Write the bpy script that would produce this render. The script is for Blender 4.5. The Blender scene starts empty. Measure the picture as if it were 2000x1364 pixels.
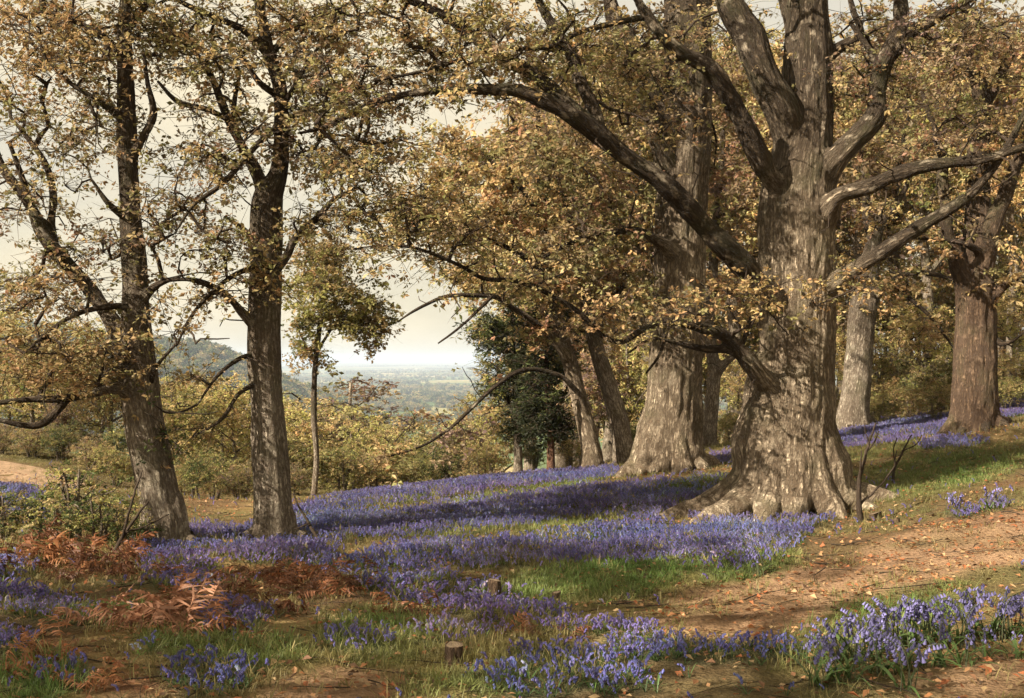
import bpy, math, random
import numpy as np
from mathutils import Vector

# ------------------------------------------------------------------ camera, sky, sun, exposure
SC = bpy.context.scene
COL = SC.collection
FPX, CU, HV, EYE = 2144.0, 1000.0, 703.0, 2.0      # focal length in photo pixels, image centre, horizon row, eye height

cam_data = bpy.data.cameras.new('camera')
cam_data.sensor_width = 36.0
cam_data.lens = 36.0 * FPX / 2000.0
cam_data.shift_y = (HV - 682.0) / 2000.0
cam_data.clip_start = 0.1
cam_data.clip_end = 60000.0
cam = bpy.data.objects.new('camera', cam_data)
cam.location = (0, 0, EYE)
cam.rotation_euler = (math.radians(90), 0, 0)
COL.objects.link(cam)
SC.camera = cam

SUN = Vector((-0.76, -0.455, 0.66)).normalized()     # direction towards the sun: left and a little behind the viewer
SUN_ELEV = math.asin(SUN.z)
SUN_ROT = math.atan2(SUN.x, SUN.y)

world = bpy.data.worlds.new('World')
SC.world = world
world.use_nodes = True
wt = world.node_tree
wt.nodes.clear()
w_out = wt.nodes.new('ShaderNodeOutputWorld')
w_bg = wt.nodes.new('ShaderNodeBackground')
w_sky = wt.nodes.new('ShaderNodeTexSky')
w_sky.sky_type = 'NISHITA'
w_sky.sun_disc = False
w_sky.sun_elevation = SUN_ELEV
w_sky.sun_rotation = SUN_ROT
w_sky.air_density = 1.0
w_sky.dust_density = 3.0
w_sky.ozone_density = 1.0
# thin warm high cloud over the whole sky
w_tc = wt.nodes.new('ShaderNodeTexCoord')
w_map = wt.nodes.new('ShaderNodeMapping')
w_map.inputs['Scale'].default_value = (1.6, 1.6, 4.0)
w_noise = wt.nodes.new('ShaderNodeTexNoise')
w_noise.inputs['Scale'].default_value = 2.2
w_noise.inputs['Detail'].default_value = 5.0
w_noise.inputs['Roughness'].default_value = 0.55
w_ramp = wt.nodes.new('ShaderNodeValToRGB')
w_ramp.color_ramp.elements[0].position = 0.40
w_ramp.color_ramp.elements[0].color = (0.66, 0.66, 0.66, 1)
w_ramp.color_ramp.elements[1].position = 0.6
w_ramp.color_ramp.elements[1].color = (0.97, 0.97, 0.97, 1)
w_mix = wt.nodes.new('ShaderNodeMixRGB')
w_mix.inputs[2].default_value = (7.3, 6.3, 4.35, 1)   # sunlit cream cloud, in the sky's own units
wt.links.new(w_tc.outputs['Generated'], w_map.inputs['Vector'])
wt.links.new(w_map.outputs['Vector'], w_noise.inputs['Vector'])
wt.links.new(w_noise.outputs['Fac'], w_ramp.inputs['Fac'])
wt.links.new(w_ramp.outputs['Color'], w_mix.inputs['Fac'])
wt.links.new(w_sky.outputs['Color'], w_mix.inputs[1])
wt.links.new(w_mix.outputs['Color'], w_bg.inputs['Color'])
w_bg.inputs['Strength'].default_value = 0.053
wt.links.new(w_bg.outputs['Background'], w_out.inputs['Surface'])

sun_data = bpy.data.lights.new('sun', 'SUN')
sun_data.energy = 5.0
sun_data.angle = math.radians(0.6)
sun_data.color = (1.0, 0.89, 0.73)
sun = bpy.data.objects.new('sun', sun_data)
sun.rotation_euler = (-SUN).to_track_quat('-Z', 'Y').to_euler()
sun.location = (-30, -20, 40)
COL.objects.link(sun)

vs = SC.view_settings
vs.view_transform = 'Standard'
vs.look = 'None'
vs.exposure = 1.45
vs.gamma = 1.0
vs.use_curve_mapping = False
SC.cycles.max_bounces = 5
SC.cycles.diffuse_bounces = 2
SC.cycles.transmission_bounces = 2
SC.cycles.volume_bounces = 0
SC.cycles.use_adaptive_sampling = True
SC.cycles.adaptive_threshold = 0.02
try:
    SC.cycles.use_denoising = True
    SC.cycles.denoiser = 'OPENIMAGEDENOISE'
except Exception:
    pass

RNG = np.random.default_rng(7)
random.seed(7)


def P(u, v, D):
    """The point that lies D metres in front of the eye in the direction of photo pixel (u, v)."""
    return np.array([(u - CU) / FPX * D, D, EYE - (v - HV) / FPX * D])


# ------------------------------------------------------------------ noise
def _hash(ix, iy, iz):
    h = (ix.astype(np.int64) * 374761393 + iy.astype(np.int64) * 668265263 + iz.astype(np.int64) * 2147483647) & 0xFFFFFFFF
    h = ((h ^ (h >> 13)) * 1274126177) & 0xFFFFFFFF
    return ((h ^ (h >> 16)) & 0xFFFF) / 65535.0


def vnoise(p):
    p = np.asarray(p, dtype=float)
    i = np.floor(p).astype(np.int64)
    f = p - i
    f = f * f * (3 - 2 * f)
    r = 0.0
    for dx in (0, 1):
        for dy in (0, 1):
            for dz in (0, 1):
                w = (f[:, 0] if dx else 1 - f[:, 0]) * (f[:, 1] if dy else 1 - f[:, 1]) * (f[:, 2] if dz else 1 - f[:, 2])
                r = r + w * _hash(i[:, 0] + dx, i[:, 1] + dy, i[:, 2] + dz)
    return r


def fbm(p, octaves=3):
    p = np.asarray(p, dtype=float)
    a, r, t = 1.0, 0.0, 0.0
    for k in range(octaves):
        r = r + a * vnoise(p * (2 ** k) + 17.3 * k)
        t += a
        a *= 0.5
    return r / t


def noise2(x, y, s, seed=0.0, octaves=3):
    return fbm(np.stack([x * s + seed, y * s - seed, np.full_like(x, seed * 1.7)], 1), octaves)


# ------------------------------------------------------------------ objects and meshes
def tag(o, label=None, cat=None, group=None, kind=None):
    if label:
        o['label'] = label
    if cat:
        o['category'] = cat
    if group:
        o['group'] = group
    if kind:
        o['kind'] = kind
    return o


def empty(name, loc, rz=0.0, scale=1.0):
    o = bpy.data.objects.new(name, None)
    o.empty_display_size = 0.2
    o.location = loc
    o.rotation_euler = (0, 0, rz)
    o.scale = (scale, scale, scale)
    COL.objects.link(o)
    return o


def make_mesh(name, verts, quads=None, tris=None, mat=None, smooth=True, col=None, bark=None, normals=None, painted_shade=None):
    verts = np.asarray(verts, dtype=np.float32)
    quads = np.zeros((0, 4), np.int32) if quads is None or len(quads) == 0 else np.asarray(quads, np.int32)
    tris = np.zeros((0, 3), np.int32) if tris is None or len(tris) == 0 else np.asarray(tris, np.int32)
    me = bpy.data.meshes.new(name)
    nq, nt = len(quads), len(tris)
    me.vertices.add(len(verts))
    me.vertices.foreach_set('co', verts.ravel())
    me.loops.add(nq * 4 + nt * 3)
    me.loops.foreach_set('vertex_index', np.concatenate([quads.ravel(), tris.ravel()]).astype(np.int32))
    me.polygons.add(nq + nt)
    starts = np.concatenate([np.arange(nq) * 4, nq * 4 + np.arange(nt) * 3]).astype(np.int32)
    me.polygons.foreach_set('loop_start', starts)
    if smooth:
        me.polygons.foreach_set('use_smooth', np.ones(nq + nt, dtype=bool))
    else:
        me.polygons.foreach_set('use_smooth', np.zeros(nq + nt, dtype=bool))
    if col is not None:
        c = np.ones((len(verts), 4), np.float32)
        c[:, :3] = col
        a = me.attributes.new('Col', 'FLOAT_COLOR', 'POINT')
        a.data.foreach_set('color', c.ravel())
    if bark is not None:
        a = me.attributes.new('bark', 'FLOAT_VECTOR', 'POINT')
        a.data.foreach_set('vector', np.asarray(bark, np.float32).ravel())
    if painted_shade is not None:
        a = me.attributes.new('painted_shade', 'FLOAT', 'POINT')
        a.data.foreach_set('value', np.asarray(painted_shade, np.float32))
    me.update(calc_edges=True)
    me.validate()
    if normals is not None:
        me.normals_split_custom_set_from_vertices([tuple(n) for n in normals])
    if mat is not None:
        me.materials.append(mat)
    return me


def add_obj(name, me, parent=None):
    o = bpy.data.objects.new(name, me)
    COL.objects.link(o)
    if parent is not None:
        o.parent = parent
    return o


class Bag:
    """Collects pieces of one mesh."""
    def __init__(self):
        self.v, self.q, self.t, self.c, self.b, self.n = [], [], [], [], [], 0

    def add(self, v, q=None, t=None, c=None, b=None):
        v = np.asarray(v, float)
        if q is not None and len(q):
            self.q.append(np.asarray(q) + self.n)
        if t is not None and len(t):
            self.t.append(np.asarray(t) + self.n)
        self.v.append(v)
        if c is not None:
            c = np.asarray(c, float)
            self.c.append(np.broadcast_to(c, (len(v), 3)) if c.ndim == 1 else c)
        if b is not None:
            self.b.append(b)
        self.n += len(v)

    def mesh(self, name, mat, smooth=True, offset=None):
        v = np.concatenate(self.v)
        if offset is not None:
            v = v - np.asarray(offset)
        return make_mesh(name, v, np.concatenate(self.q) if self.q else None, np.concatenate(self.t) if self.t else None, mat, smooth,
                         np.concatenate(self.c) if self.c else None, np.concatenate(self.b) if self.b else None)


# ------------------------------------------------------------------ curves and tubes
def resample(pts, step):
    """Catmull-Rom through rows of any width (xyz first), evenly spaced."""
    p = np.asarray(pts, float)
    if len(p) == 2:
        p = np.array([p[0], (p[0] + p[1]) / 2, p[1]])
    e = np.vstack([2 * p[0] - p[1], p, 2 * p[-1] - p[-2]])
    out = []
    t = np.linspace(0, 1, 14, endpoint=False)[:, None]
    for i in range(1, len(e) - 2):
        a, b, c, d = e[i - 1], e[i], e[i + 1], e[i + 2]
        out.append(0.5 * (2 * b + (c - a) * t + (2 * a - 5 * b + 4 * c - d) * t ** 2 + (3 * b - a - 3 * c + d) * t ** 3))
    out = np.vstack(out + [p[-1:]])
    s = np.concatenate([[0], np.cumsum(np.linalg.norm(np.diff(out[:, :3], axis=0), axis=1))])
    n = max(3, int(s[-1] / step) + 1)
    g = np.linspace(0, s[-1], n)
    return np.stack([np.interp(g, s, out[:, k]) for k in range(out.shape[1])], 1)


def frames(p):
    t = np.gradient(p, axis=0)
    t /= np.linalg.norm(t, axis=1)[:, None] + 1e-12
    n = np.zeros_like(p)
    a = np.array([0.0, 1.0, 0.0]) if abs(t[0][1]) < 0.8 else np.array([1.0, 0, 0])
    v = a - t[0] * (a @ t[0])
    n[0] = v / np.linalg.norm(v)
    for i in range(1, len(p)):
        v = n[i - 1] - t[i] * (n[i - 1] @ t[i])
        n[i] = v / (np.linalg.norm(v) + 1e-12)
    return t, n, np.cross(t, n)


def tube(p, r, sides=6, cap=True, off=0.0):
    p = np.asarray(p, float)
    r = np.asarray(r, float)
    t, n, b = frames(p)
    a = np.linspace(0, 2 * math.pi, sides, endpoint=False)
    ring = np.cos(a)[None, :, None] * n[:, None, :] + np.sin(a)[None, :, None] * b[:, None, :]
    v = (p[:, None, :] + ring * r[:, None, None]).reshape(-1, 3)
    s = np.concatenate([[0], np.cumsum(np.linalg.norm(np.diff(p, axis=0), axis=1))])
    bc = np.stack([np.cos(a)[None, :] * r[:, None] + off, np.sin(a)[None, :] * r[:, None] + off * 0.7, np.repeat(s[:, None], sides, 1) + off], 2).reshape(-1, 3)
    i = np.arange(len(p) - 1)[:, None] * sides
    j = np.arange(sides)[None, :]
    k = (j + 1) % sides
    q = np.stack([i + j, i + k, i + sides + k, i + sides + j], 2).reshape(-1, 4)
    tr = None
    if cap:
        m = len(v)
        v = np.vstack([v, p[0], p[-1]])
        bc = np.vstack([bc, [off, off, off], [off, off, s[-1] + off]])
        l = (len(p) - 1) * sides
        j1 = np.arange(sides)
        k1 = (j1 + 1) % sides
        tr = np.vstack([np.stack([k1, j1, np.full(sides, m)], 1), np.stack([l + j1, l + k1, np.full(sides, m + 1)], 1)])
    return v, q, tr, bc


# ------------------------------------------------------------------ materials
def new_mat(name):
    m = bpy.data.materials.new(name)
    m.use_nodes = True
    nt = m.node_tree
    nt.nodes.clear()
    out = nt.nodes.new('ShaderNodeOutputMaterial')
    return m, nt, out


def N(nt, kind, **kw):
    n = nt.nodes.new(kind)
    for k, v in kw.items():
        setattr(n, k, v)
    return n


def mat_leaf(name, trans=0.46, rough=0.55, inst=False, vary=0.25):
    m, nt, out = new_mat(name)
    at = N(nt, 'ShaderNodeAttribute', attribute_name='Col')
    colour = at.outputs['Color']
    if inst:
        ti = N(nt, 'ShaderNodeAttribute', attribute_name='tint', attribute_type='INSTANCER')
        mu = N(nt, 'ShaderNodeMixRGB', blend_type='MULTIPLY')
        mu.inputs[0].default_value = 1.0
        nt.links.new(colour, mu.inputs[1])
        nt.links.new(ti.outputs['Color'], mu.inputs[2])
        colour = mu.outputs[0]
    else:
        oi = N(nt, 'ShaderNodeObjectInfo')
        mr = N(nt, 'ShaderNodeMapRange')
        mr.inputs['To Min'].default_value = 1 - vary
        mr.inputs['To Max'].default_value = 1 + vary
        nt.links.new(oi.outputs['Random'], mr.inputs['Value'])
        hs = N(nt, 'ShaderNodeHueSaturation')
        nt.links.new(mr.outputs['Result'], hs.inputs['Value'])
        nt.links.new(colour, hs.inputs['Color'])
        colour = hs.outputs['Color']
    pb = N(nt, 'ShaderNodeBsdfPrincipled')
    pb.inputs['Roughness'].default_value = rough
    pb.inputs['Specular IOR Level'].default_value = 0.25
    tr = N(nt, 'ShaderNodeBsdfTranslucent')
    mx = N(nt, 'ShaderNodeMixShader')
    mx.inputs[0].default_value = trans
    nt.links.new(colour, pb.inputs['Base Color'])
    nt.links.new(colour, tr.inputs['Color'])
    nt.links.new(pb.outputs[0], mx.inputs[1])
    nt.links.new(tr.outputs[0], mx.inputs[2])
    nt.links.new(mx.outputs[0], out.inputs['Surface'])
    return m


def mat_bark(name, light, dark, moss=(0.10, 0.11, 0.05), moss_amt=0.4, scale=14.0, depth=0.03, light2=None, dark2=None):
    """Fissured bark that follows each limb: 'bark' holds two coordinates across the limb and one along it."""
    m, nt, out = new_mat(name)
    at = N(nt, 'ShaderNodeAttribute', attribute_name='bark')

    def noise(sc, stretch, detail, rough):
        mp = N(nt, 'ShaderNodeMapping')
        mp.inputs['Scale'].default_value = (sc, sc, sc * stretch)
        nt.links.new(at.outputs['Vector'], mp.inputs['Vector'])
        n_ = N(nt, 'ShaderNodeTexNoise')
        n_.inputs['Scale'].default_value = 1.0
        n_.inputs['Detail'].default_value = detail
        n_.inputs['Roughness'].default_value = rough
        nt.links.new(mp.outputs[0], n_.inputs['Vector'])
        return n_.outputs['Fac'], mp.outputs[0]

    def math_(op, a, b=None, c=None):
        n_ = N(nt, 'ShaderNodeMath', operation=op)
        for k_, x_ in enumerate((a, b, c)):
            if x_ is None:
                continue
            if isinstance(x_, (int, float)):
                n_.inputs[k_].default_value = x_
            else:
                nt.links.new(x_, n_.inputs[k_])
        return n_.outputs[0]

    def ramp(fac, p0, p1, c0, c1):
        r_ = N(nt, 'ShaderNodeValToRGB')
        e_ = r_.color_ramp.elements
        e_[0].position, e_[1].position = p0, p1
        e_[0].color, e_[1].color = (*c0, 1), (*c1, 1)
        nt.links.new(fac, r_.inputs['Fac'])
        return r_.outputs['Color']
    # interlacing fissures: folded noise, long along the grain, broken across it
    a, va = noise(scale * 0.85, 0.17, 7.0, 0.64)
    fold = math_('ABSOLUTE', math_('MULTIPLY_ADD', a, 2.0, -1.0))
    fis = ramp(fold, 0.015, 0.20, (0, 0, 0), (1, 1, 1))
    b, vb = noise(scale * 1.2, 0.6, 6.0, 0.7)
    brk = ramp(b, 0.38, 0.56, (0.1, 0.1, 0.1), (1, 1, 1))
    h = math_('MULTIPLY', fis, brk)
    c, vc = noise(scale * 5.0, 0.35, 3.0, 0.6)
    h2 = math_('MULTIPLY_ADD', c, 0.35, h)
    col = N(nt, 'ShaderNodeMixRGB')
    col.inputs[1].default_value = (*dark, 1)
    col.inputs[2].default_value = (*light, 1)
    if light2 is not None:                     # canopy shade painted into the colour: limbs and upper trunk are darker
        la = N(nt, 'ShaderNodeAttribute', attribute_name='painted_shade')
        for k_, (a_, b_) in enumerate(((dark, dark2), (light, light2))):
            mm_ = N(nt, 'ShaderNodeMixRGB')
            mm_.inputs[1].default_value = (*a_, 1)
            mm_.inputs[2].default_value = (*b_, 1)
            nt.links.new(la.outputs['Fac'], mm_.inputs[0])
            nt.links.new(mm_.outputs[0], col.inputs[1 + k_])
    nt.links.new(math_('MULTIPLY', h, math_('MULTIPLY_ADD', c, 0.9, 0.5)), col.inputs[0])
    # lichen, moss and weathered patches of their own shape
    g, vg = noise(2.3, 0.7, 5.0, 0.6)
    m1 = N(nt, 'ShaderNodeMixRGB')
    m1.inputs[2].default_value = (*moss, 1)
    nt.links.new(ramp(g, 0.50, 0.68, (0, 0, 0), (moss_amt,) * 3), m1.inputs[0])
    nt.links.new(col.outputs[0], m1.inputs[1])
    l, vl = noise(5.5, 0.8, 4.0, 0.65)
    m2 = N(nt, 'ShaderNodeMixRGB')
    m2.inputs[2].default_value = (light[0] * 1.25, light[1] * 1.3, light[2] * 1.35, 1)
    nt.links.new(ramp(l, 0.58, 0.70, (0, 0, 0), (0.45, 0.45, 0.45)), m2.inputs[0])
    nt.links.new(m1.outputs[0], m2.inputs[1])
    s, vs_ = noise(1.1, 0.5, 4.0, 0.6)
    m3 = N(nt, 'ShaderNodeMixRGB', blend_type='MULTIPLY')
    m3.inputs[0].default_value = 1.0
    nt.links.new(ramp(s, 0.34, 0.62, (0.62, 0.58, 0.54), (1.12, 1.1, 1.06)), m3.inputs[2])
    nt.links.new(m2.outputs[0], m3.inputs[1])
    bp = N(nt, 'ShaderNodeBump')
    bp.inputs['Strength'].default_value = 1.0
    bp.inputs['Distance'].default_value = depth
    nt.links.new(h2, bp.inputs['Height'])
    pb = N(nt, 'ShaderNodeBsdfPrincipled')
    pb.inputs['Roughness'].default_value = 0.92
    pb.inputs['Specular IOR Level'].default_value = 0.12
    nt.links.new(m3.outputs[0], pb.inputs['Base Color'])
    nt.links.new(bp.outputs[0], pb.inputs['Normal'])
    nt.links.new(pb.outputs[0], out.inputs['Surface'])
    return m


def mat_ground(name, scale=3.0):
    m, nt, out = new_mat(name)
    at = N(nt, 'ShaderNodeAttribute', attribute_name='Col')
    tc = N(nt, 'ShaderNodeTexCoord')
    n1 = N(nt, 'ShaderNodeTexNoise')
    n1.inputs['Scale'].default_value = scale
    n1.inputs['Detail'].default_value = 8.0
    n1.inputs['Roughness'].default_value = 0.7
    nt.links.new(tc.outputs['Object'], n1.inputs['Vector'])
    n2 = N(nt, 'ShaderNodeTexNoise')
    n2.inputs['Scale'].default_value = scale * 12
    n2.inputs['Detail'].default_value = 4.0
    nt.links.new(tc.outputs['Object'], n2.inputs['Vector'])
    mr = N(nt, 'ShaderNodeMapRange')
    mr.inputs['From Min'].default_value = 0.3
    mr.inputs['From Max'].default_value = 0.7
    mr.inputs['To Min'].default_value = 0.6
    mr.inputs['To Max'].default_value = 1.35
    nt.links.new(n1.outputs['Fac'], mr.inputs['Value'])
    mr2 = N(nt, 'ShaderNodeMapRange')
    mr2.inputs['From Min'].default_value = 0.3
    mr2.inputs['From Max'].default_value = 0.7
    mr2.inputs['To Min'].default_value = 0.7
    mr2.inputs['To Max'].default_value = 1.25
    nt.links.new(n2.outputs['Fac'], mr2.inputs['Value'])
    mm = N(nt, 'ShaderNodeMath', operation='MULTIPLY')
    nt.links.new(mr.outputs[0], mm.inputs[0])
    nt.links.new(mr2.outputs[0], mm.inputs[1])
    hs = N(nt, 'ShaderNodeHueSaturation')
    nt.links.new(at.outputs['Color'], hs.inputs['Color'])
    nt.links.new(mm.outputs[0], hs.inputs['Value'])
    bp = N(nt, 'ShaderNodeBump')
    bp.inputs['Strength'].default_value = 0.8
    bp.inputs['Distance'].default_value = 0.05
    nt.links.new(mm.outputs[0], bp.inputs['Height'])
    pb = N(nt, 'ShaderNodeBsdfPrincipled')
    pb.inputs['Roughness'].default_value = 0.95
    pb.inputs['Specular IOR Level'].default_value = 0.1
    nt.links.new(hs.outputs[0], pb.inputs['Base Color'])
    nt.links.new(bp.outputs[0], pb.inputs['Normal'])
    nt.links.new(pb.outputs[0], out.inputs['Surface'])
    return m


def mat_plain_fields(name):
    m, nt, out = new_mat(name)
    tc = N(nt, 'ShaderNodeTexCoord')
    mp = N(nt, 'ShaderNodeMapping')
    mp.inputs['Scale'].default_value = (0.0035, 0.0022, 1.0)
    nt.links.new(tc.outputs['Object'], mp.inputs['Vector'])
    vo = N(nt, 'ShaderNodeTexVoronoi')
    vo.inputs['Scale'].default_value = 1.0
    nt.links.new(mp.outputs[0], vo.inputs['Vector'])
    sp = N(nt, 'ShaderNodeSeparateColor')
    nt.links.new(vo.outputs['Color'], sp.inputs[0])
    rp = N(nt, 'ShaderNodeValToRGB')
    rp.color_ramp.interpolation = 'CONSTANT'
    cs = [(0.0, (0.09, 0.12, 0.04)), (0.25, (0.16, 0.17, 0.06)), (0.45, (0.30, 0.24, 0.11)), (0.62, (0.07, 0.10, 0.04)), (0.8, (0.22, 0.20, 0.09))]
    el = rp.color_ramp.elements
    el[0].position, el[0].color = cs[0][0], (*cs[0][1], 1)
    el[1].position, el[1].color = cs[1][0], (*cs[1][1], 1)
    for p_, c_ in cs[2:]:
        e = el.new(p_)
        e.color = (*c_, 1)
    nt.links.new(sp.outputs[0], rp.inputs['Fac'])
    pb = N(nt, 'ShaderNodeBsdfPrincipled')
    pb.inputs['Roughness'].default_value = 1.0
    pb.inputs['Specular IOR Level'].default_value = 0.0
    nt.links.new(rp.outputs[0], pb.inputs['Base Color'])
    nt.links.new(pb.outputs[0], out.inputs['Surface'])
    return m


M_LEAF = mat_leaf('leaf')
M_PLANT = mat_leaf('plant', trans=0.3, rough=0.5, vary=0.12)
M_PLANT_I = mat_leaf('plant_scattered', trans=0.3, rough=0.5, inst=True)
PAINTED_SHADE = dict(light2=(0.155, 0.118, 0.084), dark2=(0.045, 0.034, 0.025))  # darker bark colours that paint shade onto limbs and upper trunks
M_BARK = mat_bark('oak_bark', (0.68, 0.56, 0.415), (0.15, 0.113, 0.078), moss_amt=0.35, scale=19.0, depth=0.06, **PAINTED_SHADE)
M_BARK2 = mat_bark('fine_bark', (0.58, 0.505, 0.405), (0.14, 0.11, 0.083), moss_amt=0.4, scale=28.0, depth=0.025, **PAINTED_SHADE)
M_BARK4 = mat_bark('brown_bark', (0.27, 0.185, 0.125), (0.08, 0.055, 0.04), moss_amt=0.3, scale=19.0, depth=0.03, **PAINTED_SHADE)
M_BARK3 = mat_bark('red_bark', (0.36, 0.20, 0.13), (0.10, 0.055, 0.04), moss_amt=0.15, scale=30.0, depth=0.015)
M_TWIG = mat_bark('twig_bark', (0.105, 0.08, 0.06), (0.045, 0.033, 0.025), moss_amt=0.25, scale=40.0, depth=0.006)
M_GROUND = mat_ground('woodland_floor')
M_PATH = mat_ground('trodden_earth', 6.0)
M_FIELDS = mat_plain_fields('fields')


# ------------------------------------------------------------------ the ground
CTRL = [(-100, 1364, 5.0), (400, 1364, 5.2), (1000, 1364, 5.3), (1500, 1364, 5.3), (2050, 1364, 5.2),
        (0, 1200, 7.4), (500, 1200, 7.9), (1000, 1200, 8.1), (1500, 1200, 7.8), (2000, 1200, 7.0),
        (0, 1085, 10.5), (300, 1062, 13.0), (535, 1056, 13.2), (800, 1075, 12.0), (1100, 1060, 12.4), (1500, 1000, 14.5), (1750, 1020, 12.6), (2000, 1000, 11.3),
        (430, 1040, 14.8), (560, 1003, 17.0), (700, 968, 19.0), (900, 945, 20.5), (1210, 916, 22.0), (1320, 918, 19.8),
        (1900, 842, 20.0), (1670, 840, 25.0), (2050, 775, 25.0), (1450, 872, 24.0), (1800, 905, 17.0),
        (0, 975, 16.5), (0, 922, 22.0), (0, 868, 29.0), (250, 962, 19.0), (250, 900, 26.0), (-300, 900, 24.0), (-300, 1050, 12.0), (2300, 1050, 9.0), (2300, 800, 20.0)]
GP = [P(*c) for c in CTRL]
# beyond the crest the hillside drops to the valley on the left and climbs into the wood on the right
GP += [np.array(p, float) for p in [
    (-6.5, 21, -0.85), (-4.2, 24, -1.0), (0, 26, -0.75), (3.0, 30, -0.9), (-3, 34, -3.4), (4, 40, -2.4), (-9, 36, -3.8), (-16, 44, -3.4), (0, 52, -8.0), (8, 52, -3.2), (12, 40, 0.1), (20, 42, 2.2),
    (22, 60, 2.0), (14, 62, -1.5), (-12, 60, -10.5), (-30, 60, -9.0), (0, 80, -17.0), (25, 80, -1.5), (-30, 85, -17), (45, 60, 5), (45, 30, 5.5), (30, 20, 4.0), (45, 0, 4.5),
    (0, 1.5, 0.42), (-6, 1.5, 0.2), (6, 1.5, 0.7), (0, -6, 0.6), (-15, -6, 0.0), (15, -6, 1.8), (-20, 6, -0.3), (-32, 18, -1.0), (18, 6, 2.0), (0, -18, 0.8), (-30, -18, -0.5), (30, -18, 3.5)]]
GP = np.array(GP)


def _tps_fit(p, lam=0.6):
    n = len(p)
    d = np.linalg.norm(p[:, None, :2] - p[None, :, :2], axis=2)
    K = d ** 2 * np.log(d + 1e-9) + lam * np.eye(n)
    Q = np.hstack([np.ones((n, 1)), p[:, :2]])
    A = np.vstack([np.hstack([K, Q]), np.hstack([Q.T, np.zeros((3, 3))])])
    return np.linalg.solve(A, np.concatenate([p[:, 2], np.zeros(3)]))


TPS = _tps_fit(GP)


def gz(x, y):
    x = np.atleast_1d(np.asarray(x, float))
    y = np.atleast_1d(np.asarray(y, float))
    r = np.empty(len(x))
    for i in range(0, len(x), 20000):
        xs, ys = x[i:i + 20000], y[i:i + 20000]
        d2 = (xs[:, None] - GP[None, :, 0]) ** 2 + (ys[:, None] - GP[None, :, 1]) ** 2
        r[i:i + 20000] = (0.5 * d2 * np.log(d2 + 1e-12)) @ TPS[:len(GP)] + TPS[-3] + TPS[-2] * xs + TPS[-1] * ys
    # small lumps and tussocks
    near = np.clip(1 - np.abs(y - 12) / 40, 0, 1)
    r += ((noise2(x, y, 0.9, 3.1) - 0.5) * 0.22 + (noise2(x, y, 3.5, 9.4, 2) - 0.5) * 0.06) * near
    return r


def g1(x, y):
    return float(gz([x], [y])[0])


def ground_at(u, v, d0=4.0, d1=34.0):
    """Where the sight line through photo pixel (u, v) first meets the ground."""
    D = np.linspace(d0, d1, 900)
    x = (u - CU) / FPX * D
    z = EYE - (v - HV) / FPX * D
    h = gz(x, D)
    k = np.nonzero(h >= z)[0]
    i = k[0] if len(k) else int(np.argmin(z - h))
    return np.array([x[i], D[i], h[i]])


def to_px(x, y, z):
    y = np.maximum(y, 0.5)
    return CU + x / y * FPX, HV + (EYE - z) / y * FPX


def ell(u, v, items):
    """How far (0..1) pixels lie inside any of the patches (cu, cv, ru, rv, tilt in degrees, weight)."""
    r = np.zeros_like(u)
    for cu, cv, ru, rv, ang, w in items:
        a = math.radians(ang)
        du, dv = u - cu, v - cv
        p = (du * math.cos(a) + dv * math.sin(a)) / ru
        q = (-du * math.sin(a) + dv * math.cos(a)) / rv
        r = np.maximum(r, w * np.clip(1.6 * (1.25 - (p * p + q * q)), 0, 1))
    return r


# patches of the woodland floor, traced in the photograph and laid on the hillside
BLUE = [(620, 1010, 190, 22, -12, 1), (820, 965, 220, 18, -7, 1), (1080, 937, 170, 14, -6, 1),
        (1000, 1000, 420, 36, -7, 1), (1330, 985, 130, 26, -8, 1), (1180, 1070, 330, 40, -4, 1), (780, 1095, 140, 26, -12, 1), (500, 1068, 170, 34, 8, .9), (340, 1110, 90, 50, 20, .75),
        (1480, 1018, 140, 24, 0, 1), (1470, 1075, 110, 40, -15, .9), (1290, 1095, 90, 14, -6, .8),
        (900, 1170, 210, 40, 9, .95), (1060, 1210, 110, 26, 18, .8), (1380, 1276, 220, 24, 1, 1), (1240, 1250, 90, 25, 15, 1), (1130, 1310, 150, 40, 12, 1),
        (70, 1185, 130, 32, 12, 1), (30, 1120, 50, 24, 0, .8), (20, 985, 90, 36, 8, 1), (400, 1325, 90, 40, 0, 1.1), (120, 1320, 70, 28, 0, 1), (20, 1255, 50, 30, 0, .7), (450, 1215, 70, 30, 0, .9), (700, 1255, 80, 28, 0, 1),
        (1010, 1335, 110, 30, 8, 1), (300, 1275, 40, 20, 0, .4), (880, 1240, 110, 20, 0, .95),
        (1740, 845, 140, 24, -10, 1), (1960, 800, 90, 20, -8, 1), (1860, 868, 70, 12, -4, .9), (1430, 895, 60, 12, -8, .9), (1880, 1000, 32, 14, 0, .7), (1940, 990, 30, 8, 0, .7), (1600, 870, 60, 14, -6, .8)]
GREEN = [(1150, 1140, 200, 44, -4, 1), (1290, 1115, 120, 20, -6, .8), (1020, 962, 160, 9, -9, .8), (1130, 1022, 140, 11, -8, .7), (880, 1048, 120, 10, -8, .7), (760, 985, 110, 8, -10, .7), (1400, 945, 110, 20, -4, .7),
         (60, 1330, 110, 60, 0, 1), (440, 1265, 180, 40, 5, 1), (740, 1250, 130, 60, 5, .9), (240, 1200, 150, 26, 0, .6), (1010, 1290, 160, 50, 0, .6), (1450, 1110, 120, 30, -10, .7), (1800, 930, 240, 40, -10, .6), (1700, 1225, 220, 60, -18, .7),
         (900, 1330, 140, 40, 0, .6), (120, 1080, 160, 26, 0, .4), (1700, 885, 120, 14, -8, .5)]
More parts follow.
